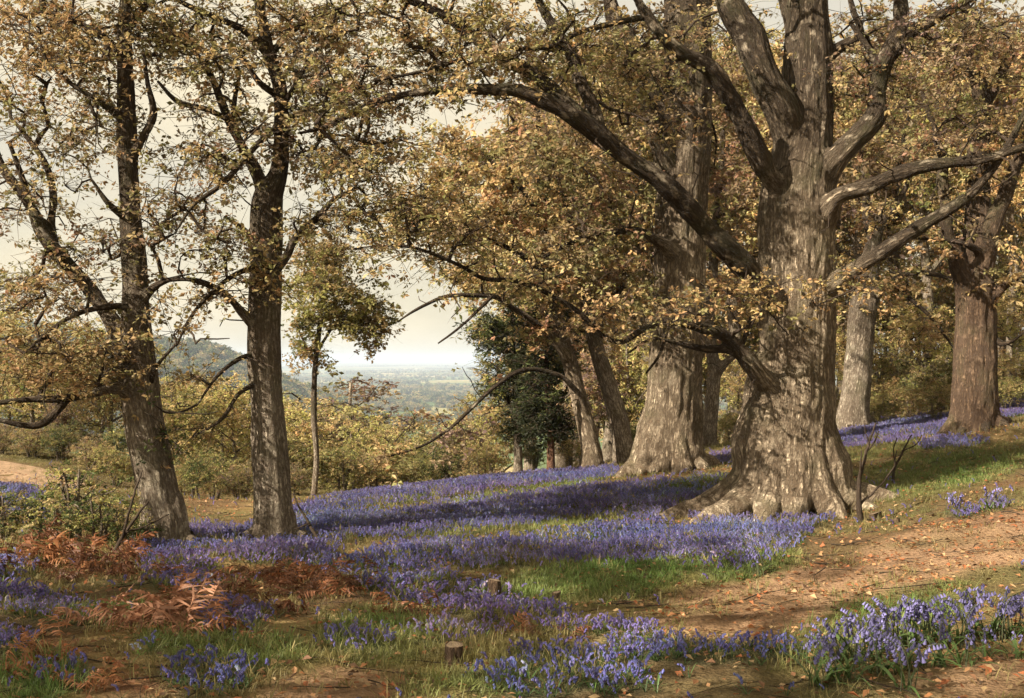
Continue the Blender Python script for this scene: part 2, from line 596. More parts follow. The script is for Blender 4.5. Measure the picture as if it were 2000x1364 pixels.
RUSSET = [(120, 1090, 190, 34, 4, 1), (600, 1125, 150, 26, 4, 1), (330, 1205, 130, 46, 4, 1), (110, 1275, 60, 26, 30, .9), (230, 1330, 80, 26, 10, .8), (790, 1200, 80, 18, 0, .8), (1010, 1235, 50, 14, 0, .8), (480, 1165, 100, 30, 0, .6)]
BARE = [(660, 1345, 150, 40, -8, 1), (1860, 1345, 230, 44, -12, 1), (1560, 1170, 300, 70, -10, .9), (1850, 1080, 240, 60, -14, .9), (1380, 1215, 170, 34, -6, .8), (300, 1345, 120, 22, 0, .7), (1740, 1100, 60, 12, -14, 1)]


def floor_colour(x, y, z):
    u, v = to_px(x, y, z)
    n = noise2(x, y, 1.3, 5.5)
    n2 = noise2(x, y, 0.5, 12.5)
    base = np.stack([0.115 + 0 * x, 0.078 + 0 * x, 0.038 + 0 * x], 1)          # old leaf litter
    straw = np.array([0.21, 0.145, 0.06])
    k = np.clip((n2 - 0.42) * 4, 0, 1)[:, None]
    base = base * (1 - k) + straw * k

    def lay(c, w):
        nonlocal base
        w = np.clip(w, 0, 1)[:, None]
        base = base * (1 - w) + np.array(c) * w
    wob = (n - 0.5) * 1.3
    bare = np.clip(ell(u, v, BARE) * 0.95 + wob * 1.3, 0, 1) * (ell(u, v, BARE) > 0)
    lay((0.325, 0.20, 0.12), bare * 0.85)
    # thin moss and old leaves over the earth
    lay((0.105, 0.095, 0.038), np.clip((noise2(x, y, 0.75, 61.0) - .5) * 5, 0, 1) * .75)
    lay((0.13, 0.075, 0.04), np.clip((noise2(x, y, 1.7, 71.0) - .54) * 6, 0, 1) * .7)
    rus = np.clip(ell(u, v, RUSSET) + wob * 0.5, 0, 1) * (ell(u, v, RUSSET) > 0)
    lay((0.15, 0.06, 0.028), rus * 0.8)
    gr = np.clip(ell(u, v, GREEN) + wob * 0.6, 0, 1) * (ell(u, v, GREEN) > 0)
    lay((0.10, 0.11, 0.032), gr * 0.85)
    bl = np.clip(ell(u, v, BLUE) + wob * 0.4, 0, 1) * (ell(u, v, BLUE) > 0)
    lay((0.075, 0.08, 0.045), bl * 0.8)
    far = np.clip((y - 22) / 6, 0, 1)
    lay((0.10, 0.095, 0.035), far * 0.7)
    return base


def build_ground():
    xs = np.concatenate([np.arange(-60, -15, 1.5), np.arange(-15, 17, 0.125), np.arange(17, 62, 1.5)])
    ys = np.concatenate([np.arange(-24, 3, 1.0), np.arange(3, 27, 0.125), np.arange(27, 96, 1.2)])
    X, Y = np.meshgrid(xs, ys)
    x, y = X.ravel(), Y.ravel()
    z = gz(x, y)
    edge = np.clip((y - 78) / 17, 0, 1)
    z = z * (1 - edge) + (-60.0) * edge
    side = np.clip((np.abs(x) - 50) / 10, 0, 1)
    z = z - side * 14.0 * (x < 0)
    nx, ny = len(xs), len(ys)
    i = np.arange(ny - 1)[:, None] * nx + np.arange(nx - 1)[None, :]
    q = np.stack([i, i + 1, i + nx + 1, i + nx], 2).reshape(-1, 4)
    me = make_mesh('hillside', np.stack([x, y, z], 1), q, None, M_GROUND, True, floor_colour(x, y, z))
    tag(add_obj('hillside', me), 'wooded hillside floor of leaf litter, moss and soil', kind='structure')


build_ground()


def ribbon(name, pts, w0, w1, colour, label, lift=0.012):
    p = resample(np.array([[a[0], a[1], 0.0] for a in pts]), 0.35)[:, :2]
    t = np.gradient(p, axis=0)
    t /= np.linalg.norm(t, axis=1)[:, None]
    nrm = np.stack([-t[:, 1], t[:, 0]], 1)
    m = 11
    s = np.linspace(-1, 1, m)
    w = np.linspace(w0, w1, len(p))
    wob = 1 + 0.35 * (noise2(p[:, 0], p[:, 1], 0.8, 2.2) - 0.5)
    g = p[:, None, :] + nrm[:, None, :] * (s[None, :, None] * (w * wob)[:, None, None] * 0.5)
    x, y = g[..., 0].ravel(), g[..., 1].ravel()
    z = gz(x, y) + lift - np.tile(np.where(np.abs(s) > 0.95, 0.03, 0.0), len(p))
    i = np.arange(len(p) - 1)[:, None] * m + np.arange(m - 1)[None, :]
    q = np.stack([i, i + 1, i + m + 1, i + m], 2).reshape(-1, 4)
    n = noise2(x, y, 2.0, 4.0)
    c = np.array(colour)[None, :] * (0.8 + 0.4 * n[:, None])
    me = make_mesh(name, np.stack([x, y, z], 1), q, None, M_PATH, True, c)
    tag(add_obj(name, me), label, kind='structure')


ribbon('path', [(-16.0, 23.6), (-12.5, 23.0), (-9.5, 21.4), (-7.2, 19.8), (-5.9, 18.9)], 3.4, 2.2, (0.40, 0.27, 0.17), 'pale earth track on the far left bank')
ribbon('path', [(-5.6, 22.4), (-4.2, 22.9), (-2.8, 23.6), (-1.4, 25.0)], 1.1, 1.4, (0.46, 0.34, 0.19), 'sunlit strip of path behind the bluebell crest')


def build_plain():
    # the valley and the plain, down to the horizon
    a = np.concatenate([np.linspace(-3000, -400, 9), np.linspace(-380, 380, 39), np.linspace(400, 3000, 9)])
    rows = np.concatenate([np.linspace(60, 400, 12), np.geomspace(430, 26000, 40)])
    xs = np.linspace(-1.1, 1.1, 70)
    X = xs[None, :] * (rows[:, None] + 350)
    Y = np.repeat(rows[:, None], len(xs), 1)
    x, y = X.ravel(), Y.ravel()
    z = -62 + 16 * (noise2(x, y, 0.0009, 6.6) - 0.5) * np.clip(y / 1500, 0, 1) + 26 * np.clip((y - 5000) / 9000, 0, 1) * noise2(x, y, 0.00022, 1.2)
    nx = len(xs)
    i = np.arange(len(rows) - 1)[:, None] * nx + np.arange(nx - 1)[None, :]
    q = np.stack([i, i + 1, i + nx + 1, i + nx], 2).reshape(-1, 4)
    me = make_mesh('plain', np.stack([x, y, z], 1), q, None, M_FIELDS, True)
    tag(add_obj('plain', me), 'wide hazy plain of fields below the hill', kind='structure')


build_plain()


RIDGE = 1000.0


def ridge_h(x, y):
    """The wooded ridge on the left, falling to the right; tops follow the photograph's skyline."""
    u = CU + x / RIDGE * FPX
    top = np.interp(u, [-900, -200, 0, 200, 380, 450, 520, 600, 700], [600, 612, 630, 652, 672, 700, 735, 765, 800])
    zt = EYE - (top - HV) / FPX * RIDGE - 7.0
    f = np.exp(-((y - RIDGE - 40) / 160.0) ** 2)
    return -62 + (zt + 62) * f


def build_ridge():
    xs = np.arange(-800, -120, 14.0)
    ys = np.arange(RIDGE - 320, RIDGE + 380, 16.0)
    X, Y = np.meshgrid(xs, ys)
    x, y = X.ravel(), Y.ravel()
    z = ridge_h(x, y) + 3 * (noise2(x, y, 0.03, 1.0) - 0.5)
    nx = len(xs)
    i = np.arange(len(ys) - 1)[:, None] * nx + np.arange(nx - 1)[None, :]
    q = np.stack([i, i + 1, i + nx + 1, i + nx], 2).reshape(-1, 4)
    me = make_mesh('hill', np.stack([x, y, z], 1), q, None, M_GROUND, True, np.broadcast_to(np.array([0.06, 0.07, 0.03]), (len(x), 3)))
    tag(add_obj('hill', me), 'far wooded ridge falling to the right', kind='structure')


build_ridge()


# ------------------------------------------------------------------ foliage
GOLD, AMBER, RUST = (0.45, 0.33, 0.155), (0.44, 0.285, 0.14), (0.31, 0.18, 0.105)
OLIVE, BROWN, LGREEN = (0.255, 0.228, 0.095), (0.28, 0.205, 0.12), (0.14, 0.165, 0.055)
DKGREEN, MAUVE, STRAW, YGREEN = (0.040, 0.048, 0.020), (0.22, 0.15, 0.125), (0.46, 0.37, 0.18), (0.36, 0.335, 0.11)
PAL = {
    'oak': [(GOLD, 3), (OLIVE, 4), (BROWN, 2.6), (AMBER, 1.0), (STRAW, 1.6)],
    'oakdark': [(OLIVE, 4), (BROWN, 3.6), (RUST, 0.9), (GOLD, 1.6), (STRAW, .8)],
    'oakgold': [(GOLD, 4), (AMBER, 3), (STRAW, 1), (OLIVE, 2)],
    'amber': [(AMBER, 2.2), (GOLD, 2.5), (RUST, 1.2), (OLIVE, 3), (BROWN, 2)],
    'brown': [(BROWN, 4), (MAUVE, 1.2), (OLIVE, 2), (GOLD, 1.4), (RUST, 1.2)],
    'olive': [(OLIVE, 4), (LGREEN, 2), (GOLD, 2), (YGREEN, 1.5)],
    'ygreen': [(YGREEN, 5), (OLIVE, 1.2), (GOLD, 2), (STRAW, 1.5)],
    'mauve': [(MAUVE, 4), (BROWN, 2), (RUST, 1), (OLIVE, 1)],
    'dark': [(DKGREEN, 5), (LGREEN, 1), ((0.05, 0.06, 0.025), 2)],
    'green': [(LGREEN, 4), ((0.06, 0.085, 0.028), 3), (YGREEN, 1)],
    'pine': [(DKGREEN, 4), ((0.05, 0.06, 0.02), 2)],
}


def leaf_cloud(bag, clumps, spread, per, size, pal, rng, flat=0.5, width=0.55, twigs=None, tw=0.0035):
    """Leaves in sprays: every clump sends out a few drooping twiglets that carry small rosettes of folded leaves."""
    clumps = np.asarray(clumps, float)
    n = len(clumps)
    if n == 0:
        return
    cols = np.array([c for c, w in PAL[pal]])
    w = np.array([w for c, w in PAL[pal]], float)
    w /= w.sum()
    k, nt_ = 5, 7
    nros = max(1, per // k)
    main = rng.choice(len(cols), n, p=w)
    sp = np.broadcast_to(np.asarray(spread, float), (n,)) * rng.uniform(0.65, 1.35, n)
    td = rng.normal(0, 1, (n, nt_, 3)) * np.array([1, 1, flat])
    td /= np.linalg.norm(td, axis=2, keepdims=True)
    tl = sp[:, None, None] * rng.uniform(0.55, 1.35, (n, nt_, 1))
    droop = rng.uniform(0.0, 0.32, (n, nt_, 1))

    def along(ci, ti, t):
        p_ = clumps[ci] + td[ci, ti] * tl[ci, ti] * t
        p_[:, 2:3] -= droop[ci, ti] * tl[ci, ti] * t * t
        return p_
    ci = np.repeat(np.arange(n), nros)
    ti = rng.integers(0, nt_, n * nros)
    rc = along(ci, ti, rng.uniform(0.25, 1.04, (n * nros, 1))) + rng.normal(0, 0.075, (n * nros, 3)) * sp[ci][:, None]
    if twigs is not None:
        a, b = np.repeat(np.arange(n), nt_), np.tile(np.arange(nt_), n)
        jit = rng.normal(0, .05, (n * nt_, 3)) * sp[a][:, None]
        rows = np.stack([along(a, b, np.zeros((n * nt_, 1))), along(a, b, np.full((n * nt_, 1), .5)) + jit, along(a, b, np.ones((n * nt_, 1)))], 1)
        dv = td[a, b]
        e1 = np.cross(dv, np.array([.31, .52, .8]))
        e1 /= np.linalg.norm(e1, axis=1)[:, None] + 1e-9
        e2 = np.cross(dv, e1)
        an = np.array([0, 2.094, 4.189])
        ring = np.cos(an)[None, :, None] * e1[:, None, :] + np.sin(an)[None, :, None] * e2[:, None, :]
        vv = (rows[:, :, None, :] + ring[:, None, :, :] * np.array([1.0, .75, .4])[None, :, None, None] * tw).reshape(-1, 3)
        base_i = (np.arange(n * nt_) * 9)[:, None, None, None]
        seg = np.arange(2)[None, :, None, None] * 3
        jj = np.arange(3)
        q1 = np.stack([jj, (jj + 1) % 3, (jj + 1) % 3 + 3, jj + 3], 1)[None, None]
        twigs.add(vv, (base_i + seg + q1).reshape(-1, 4), None, None, vv * 0.3)
    rcol = np.where(rng.random(n * nros) < 0.62, main[ci], rng.choice(len(cols), n * nros, p=w))
    m = len(rc)
    d = rng.normal(0, 1, (m, k, 3))
    d[:, :, 2] = d[:, :, 2] * 0.55 - 0.15
    d /= np.linalg.norm(d, axis=2, keepdims=True)
    up = rng.normal(0, 0.6, (n, 1, 3))[ci] + rng.normal(0, 0.35, (m, k, 3))
    up[:, :, 2] += 0.8
    s = np.cross(d, up)
    s /= np.linalg.norm(s, axis=2, keepdims=True) + 1e-9
    nn = np.cross(s, d)
    ln = size * rng.choice([.5, .75, 1.0, 1.3], (m, 1, 1)) * rng.uniform(0.7, 1.25, (m, k, 1))
    c0 = rc[:, None, :] + d * ln * 0.15
    v = np.stack([c0, c0 + d * ln * 0.55 + s * ln * width * 0.5 + nn * ln * 0.08, c0 + d * ln - nn * ln * 0.05, c0 + d * ln * 0.55 - s * ln * width * 0.5 + nn * ln * 0.08], 2)
    v = v.reshape(-1, 3)
    q = np.arange(len(v)).reshape(-1, 4)
    lc = cols[np.repeat(rcol, k)] * rng.uniform(0.7, 1.25, (m * k, 1)) * rng.uniform(0.93, 1.07, (m * k, 3))
    bag.add(v, q, None, np.repeat(lc, 4, 0))


def grow(pos0, dir0, clumps, rng, pen0=1.0, r_tip=0.007, step=0.24, power=0.43, wander=0.06):
    """Join every clump to the nearest wood with a bent branchlet; thickness follows how many clumps it feeds.
    pos0 and dir0: points and directions on the limbs. Gives a list of (points, radii)."""
    clumps = np.asarray(clumps, float)
    if len(clumps) == 0:
        return []
    n0 = len(pos0)
    est = n0 + len(clumps) * 30 + 100
    pos = np.zeros((est, 3))
    drc = np.zeros((est, 3))
    pen = np.ones(est)
    par = np.full(est, -1)
    pos[:n0], drc[:n0], pen[:n0] = pos0, dir0, pen0
    k = n0
    dmin = np.array([((pos0 - a) ** 2).sum(1).min() for a in clumps])
    chains = []
    for ci in np.argsort(dmin):
        a = clumps[ci]
        d2 = ((pos[:k] - a) ** 2).sum(1) * pen[:k]
        j = int(np.argmin(d2))
        L = math.dist(pos[j], a)
        if L < 0.05:
            continue
        m = min(28, max(2, int(L / step)))
        if k + m >= est:
            break
        e = (a - pos[j]) / L
        b = drc[j] * 0.55 + e * 0.7 + np.array([0, 0, 0.15])
        b /= np.linalg.norm(b)
        p1 = pos[j] + b * L * 0.4
        p2 = a - (e * 0.7 + np.array([0, 0, 0.25]) * rng.uniform(-1, 1) + rng.normal(0, 0.25, 3)) * L * 0.3
        t = np.linspace(0, 1, m + 1)[1:, None]
        c = (1 - t) ** 3 * pos[j] + 3 * (1 - t) ** 2 * t * p1 + 3 * (1 - t) * t * t * p2 + t ** 3 * a
        jit = rng.normal(0, wander * min(L, 1.2), (m, 3))
        jit[-1] = 0
        c = c + jit
        prev = np.vstack([pos[j], c[:-1]])
        dd = c - prev
        dd /= np.linalg.norm(dd, axis=1)[:, None] + 1e-9
        pos[k:k + m], drc[k:k + m] = c, dd
        par[k:k + m] = np.concatenate([[j], np.arange(k, k + m - 1)])
        chains.append((j, k, k + m))
        k += m
    cnt = np.zeros(k)
    for j, a, b in chains:
        cnt[b - 1] += 1
    for i in range(k - 1, n0 - 1, -1):
        if par[i] >= 0:
            cnt[par[i]] += cnt[i]
    rad = r_tip * np.maximum(cnt, 1) ** power
    res = []
    for j, a, b in chains:
        pts = np.vstack([pos[j], pos[a:b]])
        r = np.concatenate([[rad[a] * 1.1], rad[a:b]])
        r[-1] *= 0.6
        res.append((pts, r))
    return res


# ------------------------------------------------------------------ trees whose limbs are traced
def remesh(bag_list, voxel, smooth_it):
    b = Bag()
    for p, r in bag_list:
        v, q, t, _ = tube(p, r, 12)
        b.add(v, q, t)
    me = b.mesh('temp_wood', None)
    o = bpy.data.objects.new('temp_wood', me)
    COL.objects.link(o)
    md = o.modifiers.new('r', 'REMESH')
    md.mode = 'VOXEL'
    md.voxel_size = voxel
    if smooth_it:
        sm = o.modifiers.new('s', 'SMOOTH')
        sm.factor = 0.5
        sm.iterations = smooth_it
    dg = bpy.context.evaluated_depsgraph_get()
    ev = o.evaluated_get(dg)
    m2 = ev.to_mesh()
    n = len(m2.vertices)
    v = np.empty(n * 3, np.float32)
    m2.vertices.foreach_get('co', v)
    nl = len(m2.loops)
    lv = np.empty(nl, np.int32)
    m2.loops.foreach_get('vertex_index', lv)
    ls = np.empty(len(m2.polygons), np.int32)
    m2.polygons.foreach_get('loop_start', ls)
    lt = np.empty(len(m2.polygons), np.int32)
    m2.polygons.foreach_get('loop_total', lt)
    ok = lt == 4
    q = lv[ls[ok][:, None] + np.arange(4)[None, :]]
    ev.to_mesh_clear()
    bpy.data.objects.remove(o)
    bpy.data.meshes.remove(me)
    return v.reshape(-1, 3).astype(float), q


def vert_normals(v, q):
    n = np.cross(v[q[:, 2]] - v[q[:, 0]], v[q[:, 3]] - v[q[:, 1]])
    r = np.zeros_like(v)
    for k in range(4):
        np.add.at(r, q[:, k], n)
    return r / (np.linalg.norm(r, axis=1)[:, None] + 1e-12)


def build_wood(root, base, limbs, voxel, mat, ridge=0.02, freq=9.0, smooth_it=5):
    """limbs: list of (name, points N x 3, radii N). Thick wood is fused and split again into trunk and limbs; thin ends go back as tubes."""
    thick, thin, axes = [], [], []
    rmin = voxel * 1.7
    for li, (nm, p, r) in enumerate(limbs):
        w = resample(np.hstack([p, r[:, None]]), max(voxel * 2.0, float(np.median(r)) * 0.35))
        pts, rad = w[:, :3], np.maximum(w[:, 3], 0.004)
        # knots and bends of old wood
        k = np.arange(len(pts))
        rad = rad * (1 + 0.10 * (vnoise(np.stack([k * 0.23 + li * 9.1, k * 0.0, k * 0.0 + li], 1)) - 0.5) * 2 * (1 if nm != 'trunk' else 0.4))
        big = np.nonzero(rad > rmin)[0]
        cut = (big[-1] + 1) if len(big) else 0
        if cut >= 3:
            thick.append((pts[:cut], rad[:cut]))
            axes.append((nm, pts[:cut], rad[:cut], li))
        if cut < len(pts) - 1:
            a = max(0, cut - 2)
            thin.append((nm, pts[a:], rad[a:], li))
    v, q = remesh(thick, voxel, smooth_it)
    nodes = np.vstack([a[1] for a in axes])
    nrad = np.concatenate([a[2] for a in axes])
    nid = np.concatenate([np.full(len(a[1]), i) for i, a in enumerate(axes)])
    # where a limb is still inside the wood it grows from, the surface belongs to that wood
    hide = np.zeros(len(nodes))
    for i, a in enumerate(axes):
        if a[0] == 'trunk':
            continue
        mine = np.nonzero(nid == i)[0]
        oth = np.nonzero(nid < i)[0] if a[0] == 'limb' else np.nonzero(nid == 0)[0]
        if len(oth):
            dd = np.sqrt(((nodes[mine][:, None, :] - nodes[oth][None]) ** 2).sum(2)) - nrad[oth][None] * 0.98
            inside = dd.min(1) < 0
            first_out = int(np.argmin(inside)) if not inside.all() else len(inside)
            hide[mine[:first_out]] = 9.0
    fr = [frames(a[1]) for a in axes]
    T, NN, BB = (np.vstack([f[k] for f in fr]) for k in range(3))
    S = np.concatenate([np.concatenate([[0], np.cumsum(np.linalg.norm(np.diff(a[1], axis=0), axis=1))]) + 3.7 * i for i, a in enumerate(axes)])
    own = np.empty(len(v), int)
    near = np.empty((len(axes), len(v)), np.int32) if len(axes) < 40 else None
    for i in range(0, len(v), 4000):
        d = np.sqrt(((v[i:i + 4000, None, :] - nodes[None]) ** 2).sum(2)) - nrad[None] * 0.9 + hide[None]
        own[i:i + 4000] = np.argmin(d, axis=1)
    lid = nid[own]

    def bark_of(idx, node):
        rel = v[idx] - nodes[node]
        return np.stack([(rel * NN[node]).sum(1), (rel * BB[node]).sum(1), S[node] + (rel * T[node]).sum(1)], 1)
    bc = bark_of(np.arange(len(v)), own) + lid[:, None] * np.array([0.37, 0.81, 0.0])
    # trunk and roots share one grain that fans out over the foot
    stem = np.array([a[0] != 'limb' for a in axes])
    k = np.nonzero(stem[lid])[0]
    tr_n = np.nonzero(nid == 0)[0]
    tn = np.empty(len(k), int)
    for i in range(0, len(k), 4000):
        tn[i:i + 4000] = tr_n[np.argmin(((v[k[i:i + 4000], None, :] - nodes[tr_n][None]) ** 2).sum(2), axis=1)]
    rel = v[k] - nodes[tn]
    e1, e2 = (rel * NN[tn]).sum(1), (rel * BB[tn]).sum(1)
    rho = np.hypot(e1, e2) + 1e-6
    R0 = float(np.median(nrad[tr_n][:max(3, len(tr_n) // 2)]))
    bc[k] = np.stack([R0 * e1 / rho, R0 * e2 / rho, S[tn] + (rel * T[tn]).sum(1) - (rho - nrad[tn])], 1)
    # painted shade: none low on the trunk (0), full out along the limbs (1)
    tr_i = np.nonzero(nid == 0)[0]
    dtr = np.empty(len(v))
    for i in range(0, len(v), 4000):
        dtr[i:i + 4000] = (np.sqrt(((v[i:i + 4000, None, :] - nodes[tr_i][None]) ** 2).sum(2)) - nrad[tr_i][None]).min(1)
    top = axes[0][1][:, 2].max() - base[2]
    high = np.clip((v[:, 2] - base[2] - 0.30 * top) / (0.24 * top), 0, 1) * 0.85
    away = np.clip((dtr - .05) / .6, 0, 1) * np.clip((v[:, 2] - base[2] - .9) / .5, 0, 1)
    painted_shade = high + (1 - high) * away
    # real relief: ridges along the grain, plus lumps
    nrm = vert_normals(v, q)
    rr = nrad[own]
    ang = bc * np.array([freq, freq, freq * 0.17])
    rid = 1 - np.abs(2 * fbm(ang, 2) - 1)
    amp = np.minimum(ridge, rr * 0.14)
    v = v + nrm * ((rid - 0.75) * amp * 1.6 + (fbm(v * 2.1 + 4.0, 2) - 0.5) * rr * 0.16)[:, None]
    nrm = vert_normals(v, q)
    fl = lid[q]
    face = np.where(fl[:, 0] == fl[:, 2], fl[:, 0], np.minimum(fl[:, 1], fl[:, 3]))
    tails = {}
    for nm, p, r, li in thin:
        tails.setdefault(li, []).append((p, r))
    done = set()
    for i, (nm, p, r, li) in enumerate(axes):
        f = q[face == i]
        if len(f) == 0:
            continue
        used, inv = np.unique(f, return_inverse=True)
        f = inv.reshape(-1, 4)
        pv, pb, pn, py = v[used], bc[used], nrm[used], painted_shade[used]
        bag_n = len(pv)
        qs, ts = [f], []
        for tp, tr in tails.get(li, []):
            tv, tq, tt, tb = tube(tp, tr, 7, True, li * 0.31)
            tn = tv - np.vstack([np.repeat(tp, 7, 0), tp[:1], tp[-1:]])
            tn /= np.linalg.norm(tn, axis=1)[:, None] + 1e-9
            tn[-2], tn[-1] = (0, 0, -1), (0, 0, 1)
            qs.append(tq + len(pv))
            ts.append(tt + len(pv))
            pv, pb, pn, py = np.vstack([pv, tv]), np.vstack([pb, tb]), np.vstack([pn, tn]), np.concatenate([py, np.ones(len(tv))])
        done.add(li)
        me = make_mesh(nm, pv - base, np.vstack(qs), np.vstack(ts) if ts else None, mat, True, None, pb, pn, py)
        add_obj(nm, me, root)
    for li, lst in tails.items():
        if li in done:
            continue
        b = Bag()
        for tp, tr in lst:
            tv, tq, tt, tb = tube(tp, tr, 7, True, li * 0.31)
            b.add(tv, tq, tt, None, tb)
        lm = b.mesh('limb', mat, True, base)
        ya = lm.attributes.new('painted_shade', 'FLOAT', 'POINT')
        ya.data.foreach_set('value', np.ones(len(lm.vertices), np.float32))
        add_obj('limb', lm, root)


def roots(base, axis_r, spec, rng):
    """Buttress roots: (bearing in degrees, reach, thickness, height where it leaves the trunk)."""
    out = []
    for deg, reach, th, hh in spec:
        a = math.radians(deg)
        e = np.array([math.cos(a), math.sin(a), 0])
        prof = [(0.42, hh, 0.9), (0.62, hh * 0.66, 1.0), (0.80, hh * 0.38, 0.95), (1.0, hh * 0.17, 0.8)]
        rows = []
        for f, h, t in prof:
            rows.append((base + e * axis_r * f + np.array([0, 0, h]), th * t))
        for f, h, t in [(0.45, 0.05, 0.62), (0.75, 0.0, 0.45), (1.0, -0.05, 0.30), (1.3, -0.14, 0.18)]:
            rho = axis_r + (reach - axis_r) * f
            bend = e + np.array([-e[1], e[0], 0]) * 0.12 * math.sin(deg)
            p = base + bend * rho
            p[2] = g1(p[0], p[1]) + h + th * t * 0.25
            rows.append((p, th * t))
        out.append(('root', np.array([r[0] for r in rows]), np.array([r[1] for r in rows])))
    return out


def traced(rows, D0):
    """rows of (u, v, depth offset, width in photo pixels) to points and radii."""
    p = np.array([P(u, v, D0 + d) for u, v, d, w in rows])
    r = np.array([w * 0.5 / FPX * (D0 + d) for u, v, d, w in rows])
    return p, r


def blob_clumps(blobs, D0, rng):
    """blobs of (u, v, ru, rv, depth offset, depth spread, count, palette) to clump centres by palette."""
    out = {}
    for u, v, ru, rv, d, sd, n, pal in blobs:
        e = rng.normal(0, 1, (n, 3))
        e /= np.linalg.norm(e, axis=1)[:, None]
        e *= (rng.random((n, 1)) ** 0.42)
        D = D0 + d + e[:, 2] * sd
        uu, vv = u + e[:, 0] * ru, v + e[:, 1] * rv
        p = np.stack([(uu - CU) / FPX * D, D, EYE - (vv - HV) / FPX * D], 1)
        out.setdefault(pal, []).append(p)
    return {k: np.vstack(x) for k, x in out.items()}


def oak(name, label, cat, foot, D0, trunk, limbs, blobs, seed, voxel=0.03, mat=None, root_spec=(), root_r=0.3, leaf=0.057, per=98, spread=0.49, r_tip=0.0085,
        ridge=0.02, freq=9.0, attach=0.25, twig_mat=None, bare=1.0, smooth_it=5, width=0.55):
    rng = np.random.default_rng(seed)
    base = P(foot[0], foot[1], D0)
    base[2] = g1(base[0], base[1])
    root = empty(name, base)
    tag(root, label, cat)
    tp, tr = traced(trunk, D0)
    # foot of the trunk goes into the ground
    dz = base[2] - tp[0][2]
    tp[0][2] = base[2] - 0.25
    allw = [('trunk', tp, tr)]
    for l in limbs:
        lp, lr = traced(l, D0)
        w = resample(np.hstack([lp, lr[:, None]]), .32)
        k = len(w)
        kink = rng.normal(0, 1, (k, 3)) * np.clip(w[:, 3:4] * .2, .006, .02)
        kink[:2] = 0
        w[:, :3] += kink
        allw.append(('limb', w[:, :3], w[:, 3]))
    if root_spec:
        allw += roots(base, root_r, root_spec, rng)
    build_wood(root, base, allw, voxel, mat or M_BARK, ridge, freq, smooth_it)
    pos0, dir0, pen0 = [], [], []
    for i, (nm, p, r) in enumerate(allw):
        if nm == 'root':
            continue
        w = resample(p, 0.22)
        d = np.gradient(w, axis=0)
        d /= np.linalg.norm(d, axis=1)[:, None]
        m = np.ones(len(w), bool)
        if nm == 'trunk':
            m = w[:, 2] > base[2] + (w[:, 2].max() - base[2]) * attach
        pos0.append(w[m])
        dir0.append(d[m])
        pen0.append(np.full(m.sum(), 1.7 if nm == 'trunk' else 1.0))
    groups = blob_clumps(blobs, D0, rng)
    clumps = np.vstack(list(groups.values()))
    # bare side twigs all along the limbs
    tips = []
    for nm, p, r in allw:
        if nm != 'limb':
            continue
        w = resample(p, .5)
        for q in w[1:]:
            for _ in range(2):
                if rng.random() < .62 * bare:
                    e = rng.normal(0, 1, 3) + np.array([0, -.2, .9])
                    tips.append(q + e / np.linalg.norm(e) * rng.uniform(.35, 1.0))
    n_leafy = len(clumps)
    allc = np.vstack([clumps, np.array(tips)]) if tips else clumps
    ch = grow(np.vstack(pos0), np.vstack(dir0), allc, rng, np.concatenate(pen0), r_tip, step=.17, wander=.05)
    b = Bag()
    for k, (p, r) in enumerate(ch):
        v, q, t, bc = tube(p, r, 5, False, (k % 17) * 0.13)
        b.add(v, q, t, None, bc)
    wood_bag, b = b, Bag()
    for pal, c in groups.items():
        leaf_cloud(b, c, spread, per, leaf, pal, rng, width=width, twigs=wood_bag, tw=r_tip * .5)
    tag(add_obj('twigs', wood_bag.mesh('twigs', twig_mat or M_TWIG, True, base), root), kind='stuff')
    # a few leaves along the branchlets too
    along = np.vstack([p[len(p) // 2:] for p, r in ch])
    leaf_cloud(b, along[rng.random(len(along)) < 0.22], spread * 0.5, 10, leaf, blobs[0][7], rng, width=width)
    tag(add_obj('crown', b.mesh('crown', M_LEAF, False, base), root), kind='stuff')
    return root


